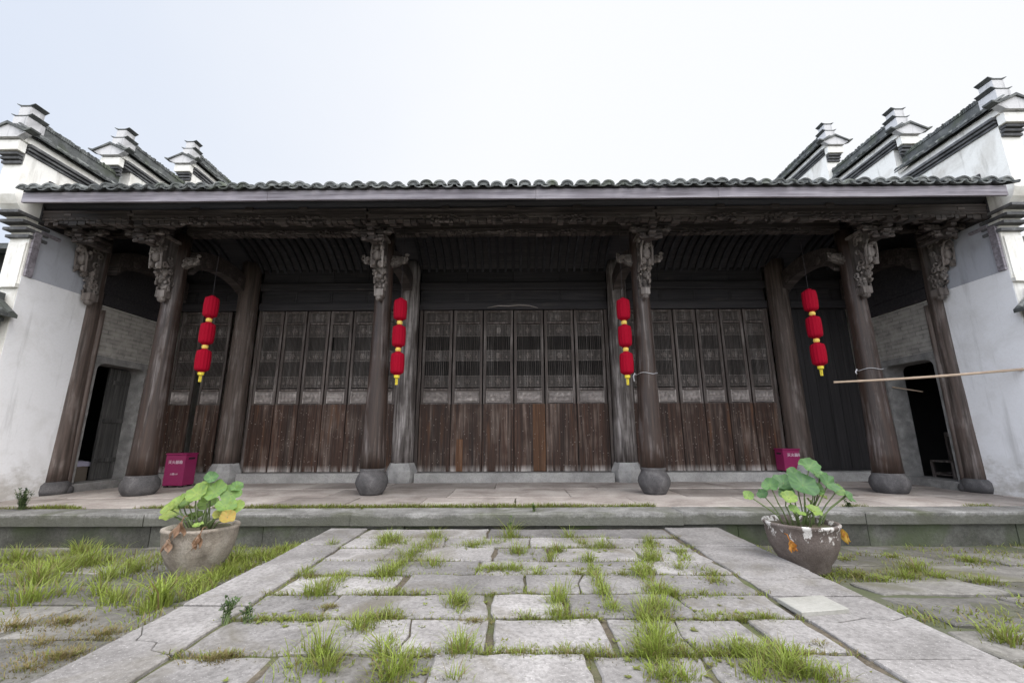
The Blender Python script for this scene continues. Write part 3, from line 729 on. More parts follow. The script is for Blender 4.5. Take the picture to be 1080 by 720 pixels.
def make_leaf(org, wd, seed):
    q = random.Random(seed); ox, oy, oz = org; hw = wd/2-.017; st = .060; hb = wd/2-.005
    y0, y1 = oy, oy+.055
    f = MB()
    f.box(ox-hw, ox-hw+st, y0, y1, oz+.0, 4.03, q.uniform(.4, .7), .006); f.box(ox+hw-st, ox+hw, y0, y1, oz+.0, 4.03, q.uniform(.4, .7), .006)
    for z, h in ((oz+.01, .03), (1.72, .035), (2.06, .05), (3.69, .045), (3.985, .04)):
        f.box(ox-hw+st+.001, ox+hw-st-.001, y0+.006, y1-.004, z, z+h, q.uniform(.5, .8), .005)
    leaf = f.build('door_leaf', MT['frame'], HALL, org)
    b = MB(); wb = MB(); x = ox-hb+.002; n = 5; ww = (2*hb-.004)/n
    for k in range(n):
        tb = min(.93, max(0, q.gauss(.45, .24))); yb = y0-.012-q.uniform(0, .006)
        if seed == 101 and k == 1:                       # one plank patched with newer wood
            b.box(x+.0015, x+ww-.0015, yb, y0-.0015, .93, 1.735, tb, .002); wb.box(x+.0015, x+ww-.0015, yb-.002, y0-.0015, oz+.012, .928, .6, .002)
        elif seed == 103 and k >= 3: wb.box(x+.0015, x+ww-.0015, yb, y0-.0015, oz+.012, 1.735, .3, .002)
        else: b.box(x+.0015, x+ww-.0015, yb, y0-.0015, oz+.012, 1.735, tb, .002)
        for r_ in range(q.randint(4, 8)):
            b.ball((x+q.uniform(.1, .9)*ww, yb-.001, q.uniform(oz+.12, 1.68)), (q.uniform(.006, .013), .004, q.uniform(.006, .011)), 6, 4, 1.0)
        x += ww
    b.build('bottom_boards', MT['board'], leaf)
    if wb.v: wb.build('patched_board', MT['warmboard'], leaf)['label'] = 'orange brown newer board in the door'
    b = MB(); relief(b, ox-hw+st+.003, ox+hw-st-.003, 1.765, 2.05, y0+.016, .034, seed); b.build('carved_panel', MT['carve'], leaf)
    b = MB(); relief(b, ox-hw+st+.003, ox+hw-st-.003, 3.74, 3.98, y0+.022, .02, seed+5, tint=.5); b.build('top_panel', MT['lattice'], leaf)
    b = MB(); xa, xb = ox-hw+st+.003, ox+hw-st-.003
    for za, zb in BAND:
        b.box(xa, xb, y0+.036, y0+.044, za+.001, zb-.001, .05); b.box(xa, xb, y0+.018, y0+.032, za, za+.018, .8); b.box(xa, xb, y0+.018, y0+.032, zb-.018, zb, .8)
        m = 9; hgt = zb-za-.036; step = (xb-xa)/m
        for k in range(m+1):                              # fine fret behind the flowers
            x = xa+k*step; b.box(x-.006, x+.006, y0+.024, y0+.034, za+.0185, zb-.0185, .62)
        for k in range(1, 5):
            z = za+.018+hgt*k/5; b.box(xa, xb, y0+.0245, y0+.0335, z-.005, z+.005, .62)
        zc = (za+zb)/2; xc = (xa+xb)/2
        b.ball((xc, y0+.02, zc), (.035, .014, .035), 10, 6, .95)
        for a in range(6):
            b.ball((xc+.05*math.cos(a*1.047), y0+.022, zc+.05*math.sin(a*1.047)), (.028, .01, .028), 7, 5, .85)
        for s in (-1, 1): b.ball((xc+s*(xb-xa)*.36, y0+.022, zc-.03), (.035, .012, .04), 8, 5, .8)
    for za, zb in ((2.41, 2.77), (3.03, 3.38)):
        m = 13
        for k in range(m+1):
            x = xa+(xb-xa)*k/m
            if q.random() < .995: b.box(x-.0085, x+.0085, y0+.022, y0+.036, za+.0015, zb-.0015, q.uniform(0, .3))
    b.build('lattice', MT['lattice'], leaf)
    return leaf
LW = 4.44/6; LS = 3.42/6
k = 0
leaf_a = None; leaf_b = None
for i in range(6):
    x = -2.20+LW*(i+.5); make_leaf((x, 10.95, Z0), LW, 100+i)
proto = []
for s in (-1, 1):
    for i in range(6):
        x = s*(2.79+LS*(i+.5))
        if s < 0: proto.append(make_leaf((x, 10.95, Z0), LS, 200+i))
        else: copy_tree(proto[(i*2+1) % 6], HALL, (x, 10.95, Z0))
for x in (-7.93, -7.22): copy_tree(proto[1], HALL, (x, 10.95, Z0))
# plain dark doors of the right aisle bay
for x in (7.12, 7.85):
    b = MB(); b.box(x-.36, x+.36, 11.0, 11.05, .2, 4.03, .4, .006)
    for kx in (-.22, 0, .22): b.box(x+kx-.105, x+kx+.105, 10.988, 10.999, .25, 3.98, rnd.uniform(.2, .7))
    o = part(b, 'plank_door', MT['darkv'], org=(x, 11, .2)); o['label'] = 'plain near black plank door of the right aisle bay'

# side walls of the porch belong to the gable walls ------------------------------------------------
def gable_wall(s):
    side = 'left' if s < 0 else 'right'
    lab = 'white stepped gable wall with tiled caps at the left end of the hall' if s < 0 else 'taller white stepped gable wall with tiled caps at the right end of the hall'
    W = thing('gable_wall', (s*8.47, 7.6, 0), lab, 'wall')
    def bx(b, xa, xb, *r): b.box(*sorted((s*xa, s*xb)), *r)
    tops = [(7.2, 8.87, 5.76), (8.87, 10.64, 6.63), (10.64, 14.4, 7.68)] if s < 0 else [(7.2, 8.95, 6.13), (8.95, 10.85, 7.04), (10.85, 14.6, 8.22)]
    b = MB()
    bx(b, 8.3000, 8.6400, 7.56, 9.1, -.4, 4.42); bx(b, 8.3000, 8.6400, 9.1, 10.3, 2.47, 4.42); bx(b, 8.3000, 8.6400, 10.3, 16, -.4, 4.42); bx(b, 8.3000, 8.6400, 9.1, 10.3, -.4, .02)
    # corbelled front end: curve outwards up to the first step
    pr = [(16, 4.421), (7.56, 4.421), (7.52, 4.55), (7.42, 4.7), (7.26, 4.86), (7.2, 5.0), (7.2, tops[0][2]), (9.05, tops[0][2]), (9.05, tops[1][2]), (tops[2][0], tops[1][2]), (tops[2][0], tops[2][2]), (16, tops[2][2])]
    b.prism_x(pr, *sorted((s*8.300, s*8.640)))
    b.build('wall', MT['plaster'], W)
    # lower whitewashed field, grey panel and trim on the inner face, brick further in
    b = MB(); bx(b, 8.2920, 8.2995, 7.57, 8.72, 0, 3.69); b.build('whitewash', MT['white'], W)
    b = MB(); bx(b, 8.2920, 8.2995, 7.70, 8.75, 3.6925, 4.70); bx(b, 8.2850, 8.2995, 8.75, 10.9, 3.64, 4.6)
    b.build('grey_panel', MT['greyplaster'], W)
    b = MB(); bx(b, 8.2550, 8.2995, 7.585, 7.695, 3.6925, 4.5, .5, .008); bx(b, 8.2600, 8.2995, 7.70, 8.0, 4.50, 4.56, .5, .008); b.build('panel_trim', MT['fascia'], W)
    b = MB(); bx(b, 8.2800, 8.2995, 9.0, 9.10, .0, 3.6); bx(b, 8.2800, 8.2995, 10.30, 10.95, 0, 3.6); bx(b, 8.2800, 8.2995, 9.1, 10.3, 2.6, 3.6)
    b.build('brickwork', MT['brick'], W)
    b = MB(); bx(b, 8.2300, 8.2995, 8.98, 10.95, 3.62, 3.86, .5, .01); bx(b, 8.25, 8.2995, 8.60, 10.95, 3.87, 5.7); bx(b, 8.27, 8.2985, 7.62, 8.60, 4.66, 5.5); b.build('wall_plate', MT['dark'], W)
    # stone door frame with a rounded upper corner
    b = MB(); bx(b, 8.2550, 8.6600, 9.06, 9.145, .02, 2.46, .6, .006); bx(b, 8.2550, 8.6600, 10.26, 10.34, .02, 2.46, .6, .006); bx(b, 8.2500, 8.6600, 9.06, 10.34, 2.462, 2.60, .5, .006); bx(b, 8.2000, 8.7000, 9.0, 10.42, -.02, .15, .5, .01)
    for (yc, d) in ((9.146, 1), (10.259, -1)):
        prf = [(yc, 2.461)] + [(yc+d*.16*(1-math.sin(a*math.pi/12)), 2.461-.16*(1-math.cos(a*math.pi/12))) for a in range(7)]
        b.prism_x(prf if d < 0 else prf[::-1], *sorted((s*8.260, s*8.650)), .5)
    b.build('doorway', MT['jamb'], W)
    # corbel courses on the front end
    b = MB()
    for k_, (yf, z) in enumerate(((7.50, 4.36), (7.44, 4.47), (7.37, 4.58), (7.27, 4.70))):
        bx(b, 8.2650, 8.6750, yf, 7.8, z, z+.055, rnd.random(), .006)
    b.build('corbel_courses', MT['corbel'], W)
    b = MB(); bx(b, 8.3200, 8.6200, 7.535, 7.5595, 3.55, 4.28, .6, .004); bx(b, 8.2800, 8.6600, 7.50, 7.5595, 3.46, 3.54, .5, .008); b.build('front_panel', MT['plaster'], W)
    # stepped caps
    for yi, (ya, yb, zt) in enumerate(tops):
        sc_ = 1.0
        b = MB(); cx = s*8.47
        ye = yb+.06
        for kk, (ov, z, h) in enumerate(((.03, 0, .04), (.065, .052, .04), (.10, .104, .05))):
            b.box(cx-.17-ov, cx+.17+ov, ya+.002-.3*ov, ye, zt+z, zt+z+h, rnd.uniform(.2, .7), .004)
        for kk, (yy, z, h) in enumerate(((ya-.11, -.085, .05), (ya-.075, -.15, .05), (ya-.045, -.215, .05))):
            b.box(cx-.16, cx+.16, yy, ya-.001, zt+z, zt+z+h, rnd.uniform(.1, .6), .004)
        cap = b.build('wall_cap', MT['corbel'], W, (cx, ya, zt))
        b = MB(); zb = zt+.160
        b.box(cx-.20, cx+.20, ya-.15, ya-.035, zt-.03, zt+.155, .5, .006)
        b.prism_y([(cx-.235, zb), (cx+.235, zb), (cx+.225, zb+.12), (cx, zb+.30), (cx-.225, zb+.12)], ya-.10, ye)
        b.build('cap_band', MT['plaster'], cap)
        # tile slopes: half-round tiles across the wall, ridge along it
        b = MB(); y = ya-.06; zr = zb+.34
        while y < ye-.02:
            for sd2 in (-1, 1):
                t0 = rnd.random(); jj = rnd.uniform(-.022, .018)
                pts = []; vs = []
                for (dx, z) in ((.045, zr), (.335, zr-.19), (.35, zr-.195)):
                    for j in range(7):
                        a = math.pi*j/6; vs.append((cx+sd2*dx, y-.058*math.cos(a), z+jj+.045*math.sin(a)))
                fs = [(r*7+j, r*7+j+1, (r+1)*7+j+1, (r+1)*7+j) for r in range(2) for j in range(6)] + [tuple(range(14, 21))]
                if sd2 > 0: fs = [f[::-1] for f in fs]
                b.add(vs, fs, t0)
                lo_ = [(cx+sd2*.03, zr-.03), (cx+sd2*.34, zr-.22), (cx+sd2*.34, zr-.192), (cx+sd2*.03, zr+.0)]
                b.prism_y(lo_ if sd2 < 0 else lo_[::-1], y-.065, y+.065, rnd.random()*.7)
            y += .135
        # ridge of stacked tiles
        b.box(cx-.07, cx+.07, ya+.24, ye, zr-.02, zr+.19, .4, .01); y = ya+.26
        while y < ye-.03:
            b.box(cx-.085, cx+.085, y, y+.028, zr+.18, zr+.235+rnd.uniform(0, .035), rnd.random()); y += .036
        b.build('cap_tiles', MT['tile'], cap)
        # front gablet of the cap
        b = MB(); zq = zb+.02
        b.prism_y([(cx-.20, zq), (cx+.20, zq), (cx+.33, zq+.08), (cx+.05, zq+.24), (cx-.05, zq+.24), (cx-.33, zq+.08)], ya-.20, ya-.101, .5)
        b.build('cap_gablet', MT['gablet'], cap)
        b = MB()
        for sd2 in (-1, 1):
            pr2 = [(cx, zq+.24), (cx+sd2*.2, zq+.145), (cx+sd2*.34, zq+.085), (cx+sd2*.43, zq+.115), (cx+sd2*.44, zq+.145), (cx+sd2*.34, zq+.12), (cx+sd2*.2, zq+.185), (cx, zq+.29)]
            b.prism_y(pr2 if sd2 < 0 else pr2[::-1], ya-.23, ya-.07, .4)
        b.build('gablet_eave', MT['tile'], cap)
        # two-tier finial
        b = MB(); zf = zr-.02; yf = ya+.06
        b.box(cx-.125, cx+.125, yf-.13, yf+.15, zf, zf+.20, .5, .008); b.box(cx-.10, cx+.10, yf-.10, yf+.12, zf+.225, zf+.42, .5, .008)
        fin = b.build('finial', MT['gablet'], cap)
        b = MB()
        for hw, z in ((.14, zf+.20), (.118, zf+.42)):
            for k_ in range(2):
                yy = (yf-.17, yf+.19)
            prf = [(cx-hw-.045, z+.045), (cx-hw+.03, z+.0), (cx+hw-.03, z+.0), (cx+hw+.045, z+.045), (cx+hw+.045, z+.055), (cx+hw-.05, z+.022), (cx-hw+.05, z+.022), (cx-hw-.045, z+.055)]
            b.prism_y(prf, yf-hw+.01, yf+hw+.01, .4)
        b.build('finial_eaves', MT['tile'], fin)
    return W
gable_wall(-1); gable_wall(1)

# courtyard walls with tiled coping that butt against the gable piers
for s in (-1, 1):
    side = 'left' if s < 0 else 'right'
    W = thing('courtyard_wall', (s*8.5, 5, -.2), 'white courtyard wall with tiled coping at the far %s edge of the picture' % side, 'wall')
    b = MB(); b.box(*sorted((s*8.36, s*8.63)), -2, 7.45, -.5, 2.80); b.build('wall', MT['white'], W)
    b = MB(); cx = s*8.495
    b.box(cx-.17, cx+.17, -2, 7.47, 2.802, 2.86, .4); b.box(cx-.22, cx+.22, -2, 7.47, 2.862, 2.92, .5)
    y = -1.95
    while y < 7.5:
        for d in (-1, 1):
            vs = []
            for dx, z in ((.03, 3.24), (.33, 2.98)):
                for j in range(7):
                    a = math.pi*j/6; vs.append((cx+d*dx, y-.06*math.cos(a), z+.05*math.sin(a)))
            fs = [(j, j+1, 7+j+1, 7+j) for j in range(6)] + [tuple(range(7, 14))]
            if d > 0: fs = [f[::-1] for f in fs]
            b.add(vs, fs, rnd.random())
            lo_ = [(cx+d*.02, 3.18), (cx+d*.34, 2.925), (cx+d*.34, 2.985), (cx+d*.02, 3.25)]
            b.prism_y(lo_ if d < 0 else lo_[::-1], y-.07, y+.07, rnd.random()*.8)
        y += .145
    b.box(cx-.08, cx+.08, -2, 7.52, 3.2, 3.36, .4, .01)
    b.build('coping', MT['tile'], W)

# low side rooms behind the doorways
for s in (-1, 1):
    H2 = thing('side_house', (s*10, 10, 0), 'dark low side building behind the %s gable wall, seen through its doorway' % ('left' if s < 0 else 'right'), 'building')
    b = MB()
    def bx(xa, xb, *r): b.box(*sorted((s*xa, s*xb)), *r)
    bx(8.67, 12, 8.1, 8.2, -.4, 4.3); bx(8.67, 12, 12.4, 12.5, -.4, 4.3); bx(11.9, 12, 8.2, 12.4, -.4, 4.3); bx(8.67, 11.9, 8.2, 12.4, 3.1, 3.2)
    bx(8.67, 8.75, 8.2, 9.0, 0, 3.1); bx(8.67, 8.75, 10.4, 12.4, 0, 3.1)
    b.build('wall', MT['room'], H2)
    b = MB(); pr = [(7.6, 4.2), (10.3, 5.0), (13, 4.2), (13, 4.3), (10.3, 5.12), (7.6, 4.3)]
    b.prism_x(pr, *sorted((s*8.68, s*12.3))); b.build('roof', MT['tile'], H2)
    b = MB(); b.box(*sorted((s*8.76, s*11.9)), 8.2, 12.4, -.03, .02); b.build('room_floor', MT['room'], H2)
# left doorway: plank door half shut, boxed goods under a cloth
D = thing('plank_door', (-8.5, 10.25, .15), 'weathered grey plank door standing half shut in the left doorway', 'door')
b = MB()
for k_ in range(4): b.box(-8.60, -8.556, 9.76+k_*.124, 9.76+k_*.124+.121, .16, 2.44, rnd.uniform(.5, .9), .004)
b.build('boards', MT['greyplank'], D)
b = MB()
for z in (.5, 1.3, 2.1): b.box(-8.555, -8.53, 9.78, 10.23, z, z+.09, .6, .005)
b.build('ledge', MT['greyplank'], D)
D = thing('covered_box', (-8.92, 9.5, .02), 'brown box with a pale lavender cloth over its top inside the left doorway', 'box')
b = MB(); b.box(-9.2, -8.72, 9.2, 9.85, .02, .50, .5, .01); b.build('box', MT['carton'], D)
b = MB(); vs = []; fs = []; n = 14
for j in range(n+1):
    for i in range(n+1):
        u, v = i/n, j/n; x = -9.24+.56*u; y = 9.14+.78*v; e = min(u, 1-u, v, 1-v)
        vs.append((x, y, .515+.03*noise.noise((x*7, y*7, 0))+(.07*math.exp(-((u-.5)**2+(v-.5)**2)*6)) - (.09 if e == 0 else 0)))
for j in range(n):
    for i in range(n): a = j*(n+1)+i; fs.append((a, a+1, a+n+2, a+n+1))
b.add(vs, fs); b.build('cloth', MT['cloth'], D, smooth=True)
# right doorway: a dark chair and a thin stick
D = thing('chair', (9.05, 10.0, .02), 'dark wooden chair standing just inside the right doorway', 'chair')
b = MB(); b.box(8.82, 9.28, 9.75, 10.23, .44, .48, .6, .008); b.build('seat', MT['frame'], D)
b = MB(); b.box(9.23, 9.27, 9.75, 10.23, .95, 1.05, .6, .008)
for y in (9.87, 9.99, 10.11): b.box(9.24, 9.26, y-.02, y+.02, .48, .95, .5)
b.build('backrest', MT['frame'], D)
for x, y, h in ((8.84, 9.77, .44), (8.84, 10.21, .44), (9.25, 9.77, .95), (9.25, 10.21, .95)):
    b = MB(); b.box(x-.022, x+.022, y-.022, y+.022, .02, h, .6, .004); b.build('leg', MT['frame'], D, (x, y, .02))
b = MB(); b.box(8.83, 8.86, 9.79, 10.19, .18, .21, .6); b.box(8.86, 9.23, 9.76, 9.78, .2, .23, .6); b.box(8.86, 9.23, 10.20, 10.22, .2, .23, .6); b.build('stretcher', MT['frame'], D)
b = MB(); b.tube([(8.33, 10.235, 2.02), (8.66, 9.9, 1.88)], .014, 8); o = b.build('stick', MT['bamboo'], None, (8.33, 10.235, 2.02)); tag(o, 'short pale stick jutting slantwise across the right doorway', 'stick')

# ------------------------------------------------------------------ red lanterns
def lantern_string(org, label):
    ox, oy, oz = org                                     # oz: top of the top lantern
    L = thing('lantern_string', (ox, oy, oz), label, 'lantern', 'strings of red lanterns under the eave')
    H_, r = .405, .122; gap = .105; z = oz
    b = MB(); b.tube([(ox, oy, oz), (ox, oy, 5.3)], .004, 6); b.build('cord', MT['black'], L)
    for k_ in range(3):
        b = MB(); n = 84; prof = []
        for i in range(15):
            u = i/14; t_ = abs(2*u-1); rr = r*(1-.10*t_**2-.42*max(0, (t_-.80)/.20)**2); prof.append((rr, z-H_*(1-u)))
        vs = []
        for rr, zz in prof:
            for j in range(n): a = 2*math.pi*j/n; q_ = rr*(1+.03*math.cos(a*14)); vs.append((ox+q_*math.cos(a), oy+q_*math.sin(a), zz))
        fs = [(i*n+j, i*n+(j+1) % n, (i+1)*n+(j+1) % n, (i+1)*n+j) for i in range(14) for j in range(n)] + [tuple(range(n-1, -1, -1)), tuple(14*n+j for j in range(n))]
        b.add(vs, fs); ln = b.build('lantern', MT['red'], L, (ox, oy, z), True)
        b = MB(); b.lathe(ox, oy, [(.055, z-.004), (.05, z+.012), (.02, z+.03)], 16); b.lathe(ox, oy, [(.03, z-H_-.02), (.058, z-H_-.012), (.055, z-H_+.004)], 16)
        b.build('cap', MT['red'], ln)
        if k_ < 2:
            zc = z-H_-gap/2; b = MB(); b.lathe(ox, oy, [(.015, zc-.055), (.04, zc-.04), (.054, zc-.012), (.054, zc+.012), (.04, zc+.04), (.015, zc+.055)], 14)
            b.build('bead', MT['gold'], L, (ox, oy, zc), True)
        z -= H_+gap
    zt = z+gap; b = MB(); b.lathe(ox, oy, [(.022, zt-.075), (.05, zt-.06), (.05, zt-.015), (.025, zt)], 14)
    for j in range(7):
        a = j*.9; b.tube([(ox+.02*math.cos(a), oy+.02*math.sin(a), zt-.08), (ox+.018*math.cos(a), oy+.018*math.sin(a), zt-.19)], .0045, 5)
    b.build('tassel', MT['yellow'], L, (ox, oy, zt))
    return L
LS0 = lantern_string((-5.68, 8.5, 3.60), 'string of three red lanterns between the leftmost front column and the left bay doors')
for (x, z, lab) in ((-2.095, 3.53, 'string of three red lanterns just right of the column left of the central doors'),
                    (2.085, 3.51, 'string of three red lanterns just left of the column right of the central doors'),
                    (5.585, 3.66, 'string of three red lanterns left of the column where the bamboo pole ends')):
    c = copy_tree(LS0, None, (x, 8.5, z)); c['label'] = lab

# ------------------------------------------------------------------ maroon boxes
def text_mesh(b_parent, txt, size, loc, name='lettering'):
    cu = bpy.data.curves.new('t', 'FONT'); cu.body = txt; cu.size = size; cu.align_x = 'CENTER'; cu.align_y = 'CENTER'; cu.extrude = .001
    ob = bpy.data.objects.new('t', cu); COL.objects.link(ob)
    bpy.context.view_layer.update(); dg = bpy.context.evaluated_depsgraph_get()
    me = bpy.data.meshes.new_from_object(ob.evaluated_get(dg)); bpy.data.objects.remove(ob)
    me.transform(Matrix.Rotation(R(90), 4, 'X')); me.materials.clear(); me.materials.append(MT['lettering']); me.name = name
    return put(name, me, b_parent, loc)
def maroon_box(x0, x1, yf, yb, z0, z1, label, txts):
    B = thing('fire_box', ((x0+x1)/2, (yf+yb)/2, z0), label, 'box', 'maroon metal boxes on the porch')
    b = MB(); b.box(x0, x1, yf, yb, z0+.03, z1-.035, .5, .008); b.build('body', MT['maroon'], B)
    b = MB(); b.box(x0-.012, x1+.012, yf-.014, yb+.01, z1-.033, z1, .5, .008); b.build('lid', MT['maroon'], B)
    b = MB(); 
    for xx in (x0+.05, x1-.05):
        for yy in (yf+.04, yb-.04): b.box(xx-.03, xx+.03, yy-.03, yy+.03, z0, z0+.029)
    b.build('feet', MT['black'], B)
    b = MB()
    for xx in (x0-.0022, x1+.0002): b.box(xx, xx+.002, yf+.08, yb-.06, z1-.13, z1-.09)
    b.build('hand_slot', MT['black'], B)
    cx = (x0+x1)/2; h = z1-z0
    for t_, sz, fz in txts: text_mesh(B, t_, sz, (cx, yf-.002, z0+h*fz))
    return B
maroon_box(-7.20, -6.79, 9.93, 10.25, .0, .675, 'maroon metal box with white lettering on the floor behind the leftmost front column', (('灭火器箱', .075, .73), ('火警119', .045, .38)))
maroon_box(5.97, 6.46, 10.60, 10.90, .2, .705, 'maroon metal box on the stone sill right of the right bay doors', (('灭火器箱', .08, .72),))

# ------------------------------------------------------------------ bamboo pole and wires
b = MB(); pts = []; rs = []
A, B_ = Vector((5.80, 8.53, 1.93)), Vector((8.29, 7.73, 2.035))
for i in range(41):
    u = i/40; p = A.lerp(B_, u); p.z -= .02*math.sin(math.pi*u); pts.append(p); rs.append(.018+.004*u+(.003 if i % 6 == 0 else 0))
b.tube(pts, rs, 10); o = b.build('bamboo_pole', MT['bamboo'], None, A); tag(o, 'thin pale bamboo pole running from the rightmost front column to the white wall', 'pole')
def ring_wire(cx, cy, r, z, a0, a1, tail, label):
    b = MB(); pts = [(cx+r*math.cos(R(a)), cy+r*math.sin(R(a)), z+.015*math.sin(a*.06)) for a in range(a0, a1+1, 8)]
    b.tube(pts, .0045, 6); p = pts[0]
    b.tube([p, (p[0]-.03, p[1]-.02, p[2]+.03), (p[0]-.06, p[1]-.02, p[2]-.02), (p[0]-.045, p[1]-.02, p[2]-tail)], .011, 6)
    o = b.build('wire_tie', MT['wire'], None, (cx, cy, z), True); tag(o, label, 'wire', 'wire ties round the front columns')
ring_wire(2.53, 8.82, .195, 2.13, 180, 360, .12, 'white wire twisted round the column beside the string of lanterns right of the central doors')
ring_wire(6.71, 8.82, .21, 2.19, 180, 360, .06, 'pale wire tied round the rightmost front column just above the bamboo pole')

# ------------------------------------------------------------------ pots and lotus
def pot(cx, cy, z0, kind):
    if kind == 'grey':
        P = thing('stone_basin', (cx, cy, z0), 'round grey stone basin with a dark stain, left of the path', 'pot')
        prof = [(.20, 0), (.215, .03), (.222, .07), (.268, .14), (.308, .24), (.328, .34), (.335, .42), (.345, .436), (.341, .455), (.300, .458), (.285, .43), (.27, .39)]
        b = MB(); b.lathe(cx, cy, [(r, z0+z) for r, z in prof], 48, .5, .03, .97, cx); o = b.build('bowl', MT['pot_grey'], P, smooth=True)
    else:
        P = thing('glazed_pot', (cx, cy, z0), 'round brown pot with flaking white glaze, right of the path', 'pot')
        prof = [(.19, 0), (.205, .03), (.215, .08), (.27, .16), (.312, .26), (.328, .36), (.33, .42), (.345, .44), (.35, .46), (.34, .472), (.315, .468), (.30, .44), (.28, .40)]
        b = MB(); b.lathe(cx, cy, [(r, z0+z) for r, z in prof], 48, .5, .02, 1, cx); o = b.build('bowl', MT['pot_glaze'], P, smooth=True)
    b = MB(); n = 40; vs = [(cx, cy, z0+.43)]
    for i, r in enumerate((.1, .2, .295)):
        for j in range(n): a = 2*math.pi*j/n; x, y = cx+r*math.cos(a), cy+r*math.sin(a); vs.append((x, y, z0+.425+.02*noise.noise((x*9, y*9, 2))))
    fs = [(0, 1+j, 1+(j+1) % n) for j in range(n)] + [(1+i*n+j, 1+i*n+n+j, 1+i*n+n+(j+1) % n, 1+i*n+(j+1) % n) for i in range(2) for j in range(n)]
    b.add(vs, fs); b.build('soil', MT['soil'], P, smooth=True)
    return P
PL = (-3.18, 5.50, yz(5.4)-.01); PR = (2.99, 5.55, yz(5.4)-.005)
pot(*PL, 'grey'); pot(*PR, 'glaze')
def lotus_leaf(b, c, r, nrm, tint, seed, cup=.25):
    nrm = Vector(nrm).normalized(); u = nrm.orthogonal().normalized(); v = nrm.cross(u); c = Vector(c)
    n = 28; vs = [c - nrm*r*cup*.5]; fs = []
    for k_, f in enumerate((.35, .7, 1.0)):
        for j in range(n):
            a = 2*math.pi*j/n
            rr = r*f*(1+.20*f*noise.noise((math.cos(a)*1.5+seed, math.sin(a)*1.5, seed))); 
            lift = r*(cup*(f**1.8-.5)+.34*f*f*noise.noise((math.cos(a)*2+seed*3, math.sin(a)*2, 4.)))
            vs.append(c + u*math.cos(a)*rr + v*math.sin(a)*rr + nrm*lift)
    o = len(b.v); b.v.extend([tuple(p) for p in vs])
    def F_(f, t): b.f.append(tuple(i+o for i in f)); b.t.append(min(1, max(0, t)))
    for j in range(n):
        vein = .04 if j % 3 == 0 else -.03
        F_((0, 1+j, 1+(j+1) % n), tint+vein+.05)
        for k_ in range(2):
            F_((1+k_*n+j, 1+k_*n+n+j, 1+k_*n+n+(j+1) % n, 1+k_*n+(j+1) % n), tint+vein+.06*noise.noise((j*.7+seed, k_, 0)))
def lotus(P, label, leaves):
    cx, cy, z0 = P; L = thing('lotus_plant', (cx, cy, z0+.42), label, 'plant'); q = random.Random(int(cx*7))
    more = [(px+q.uniform(-13, 13), py+q.uniform(-3, 15), r*q.uniform(.5, .8), dy+q.uniform(-.1, .2), min(.6, tint+q.uniform(-.1, .2)), (tilt[0]+q.uniform(-.4, .4), tilt[1]+q.uniform(-.2, .3))) for px, py, r, dy, tint, tilt in leaves if r > .08 and tint < .8]
    for i, (px, py, r, dy, tint, tilt) in enumerate([(a_, b_, c_*.86, d_, e_, f_) for a_, b_, c_, d_, e_, f_ in leaves]+more):
        c = onY(cy+dy, px, py); nrm = Vector((tilt[0]*1.3, tilt[1]*1.9, 1)).normalized()
        b = MB(); lotus_leaf(b, c, r, nrm, tint, i*3.3+cx); o = b.build('leaf', MT['lotus'], L, c, True)
        if tint > .85: o['label'] = 'yellowing leaf'
        foot = Vector((cx+(c.x-cx)*.35+q.uniform(-.04, .04), cy+dy*.35+q.uniform(-.04, .04), z0+.41))
        m = (foot+c)/2 + Vector((q.uniform(-.03, .03), q.uniform(-.03, .03), .03))
        b = MB(); b.tube([foot, foot.lerp(m, .5)+Vector((0, 0, .03)), m, m.lerp(c, .55), c-nrm*r*.1], [.008, .007, .007, .006, .006], 6); b.build('stem', MT['stem'], L, foot, True)
    return L
lotus(PR, 'green lotus with round leaves in the flaking pot right of the path', [
    (854, 491, .115, .05, .22, (-.1, -.55)), (874, 509, .125, -.05, .16, (.45, -.75)), (847, 510, .165, -.02, .12, (-.05, -.5)), (826, 508, .125, .1, .14, (-.3, -.45)), (812, 511, .095, .05, .2, (-.5, -.4)),
    (832, 524, .09, -.12, .5, (-.1, -.5)), (865, 521, .085, .08, .62, (.5, -.4)), (894, 522, .10, .0, .2, (.75, -.6)), (789, 522, .062, .0, .42, (-.3, -.7)), (859, 538, .085, -.2, .5, (.1, -.4)),
    (838, 500, .11, .16, .2, (.1, -.5)), (866, 503, .08, .2, .25, (.2, -.4)), (845, 541, .05, -.22, .45, (0, -.2))])
lotus(PL, 'yellow green lotus with an orange leaf in the grey basin left of the path', [
    (223, 503, .075, .05, .2, (.5, -.8)), (207, 520, .13, -.02, .5, (-.2, -.6)), (226, 517, .135, .02, .38, (.1, -.6)), (244, 520, .115, .05, .36, (.35, -.6)), (187, 530, .125, .0, .52, (-.35, -.45)), (178, 536, .09, -.08, .58, (-.4, -.5)),
    (238, 533, .11, -.08, .4, (.3, -.4)), (240, 545, .085, -.16, .9, (.3, -.5)), (209, 553, .055, -.24, .5, (0, -.2)), (218, 530, .11, .1, .46, (0, -.5)), (198, 528, .10, .14, .44, (-.2, -.5)), (231, 542, .07, -.1, .75, (.2, -.4)), (212, 514, .09, .15, .5, (0, -.6)), (250, 513, .07, .1, .3, (.5, -.5))])
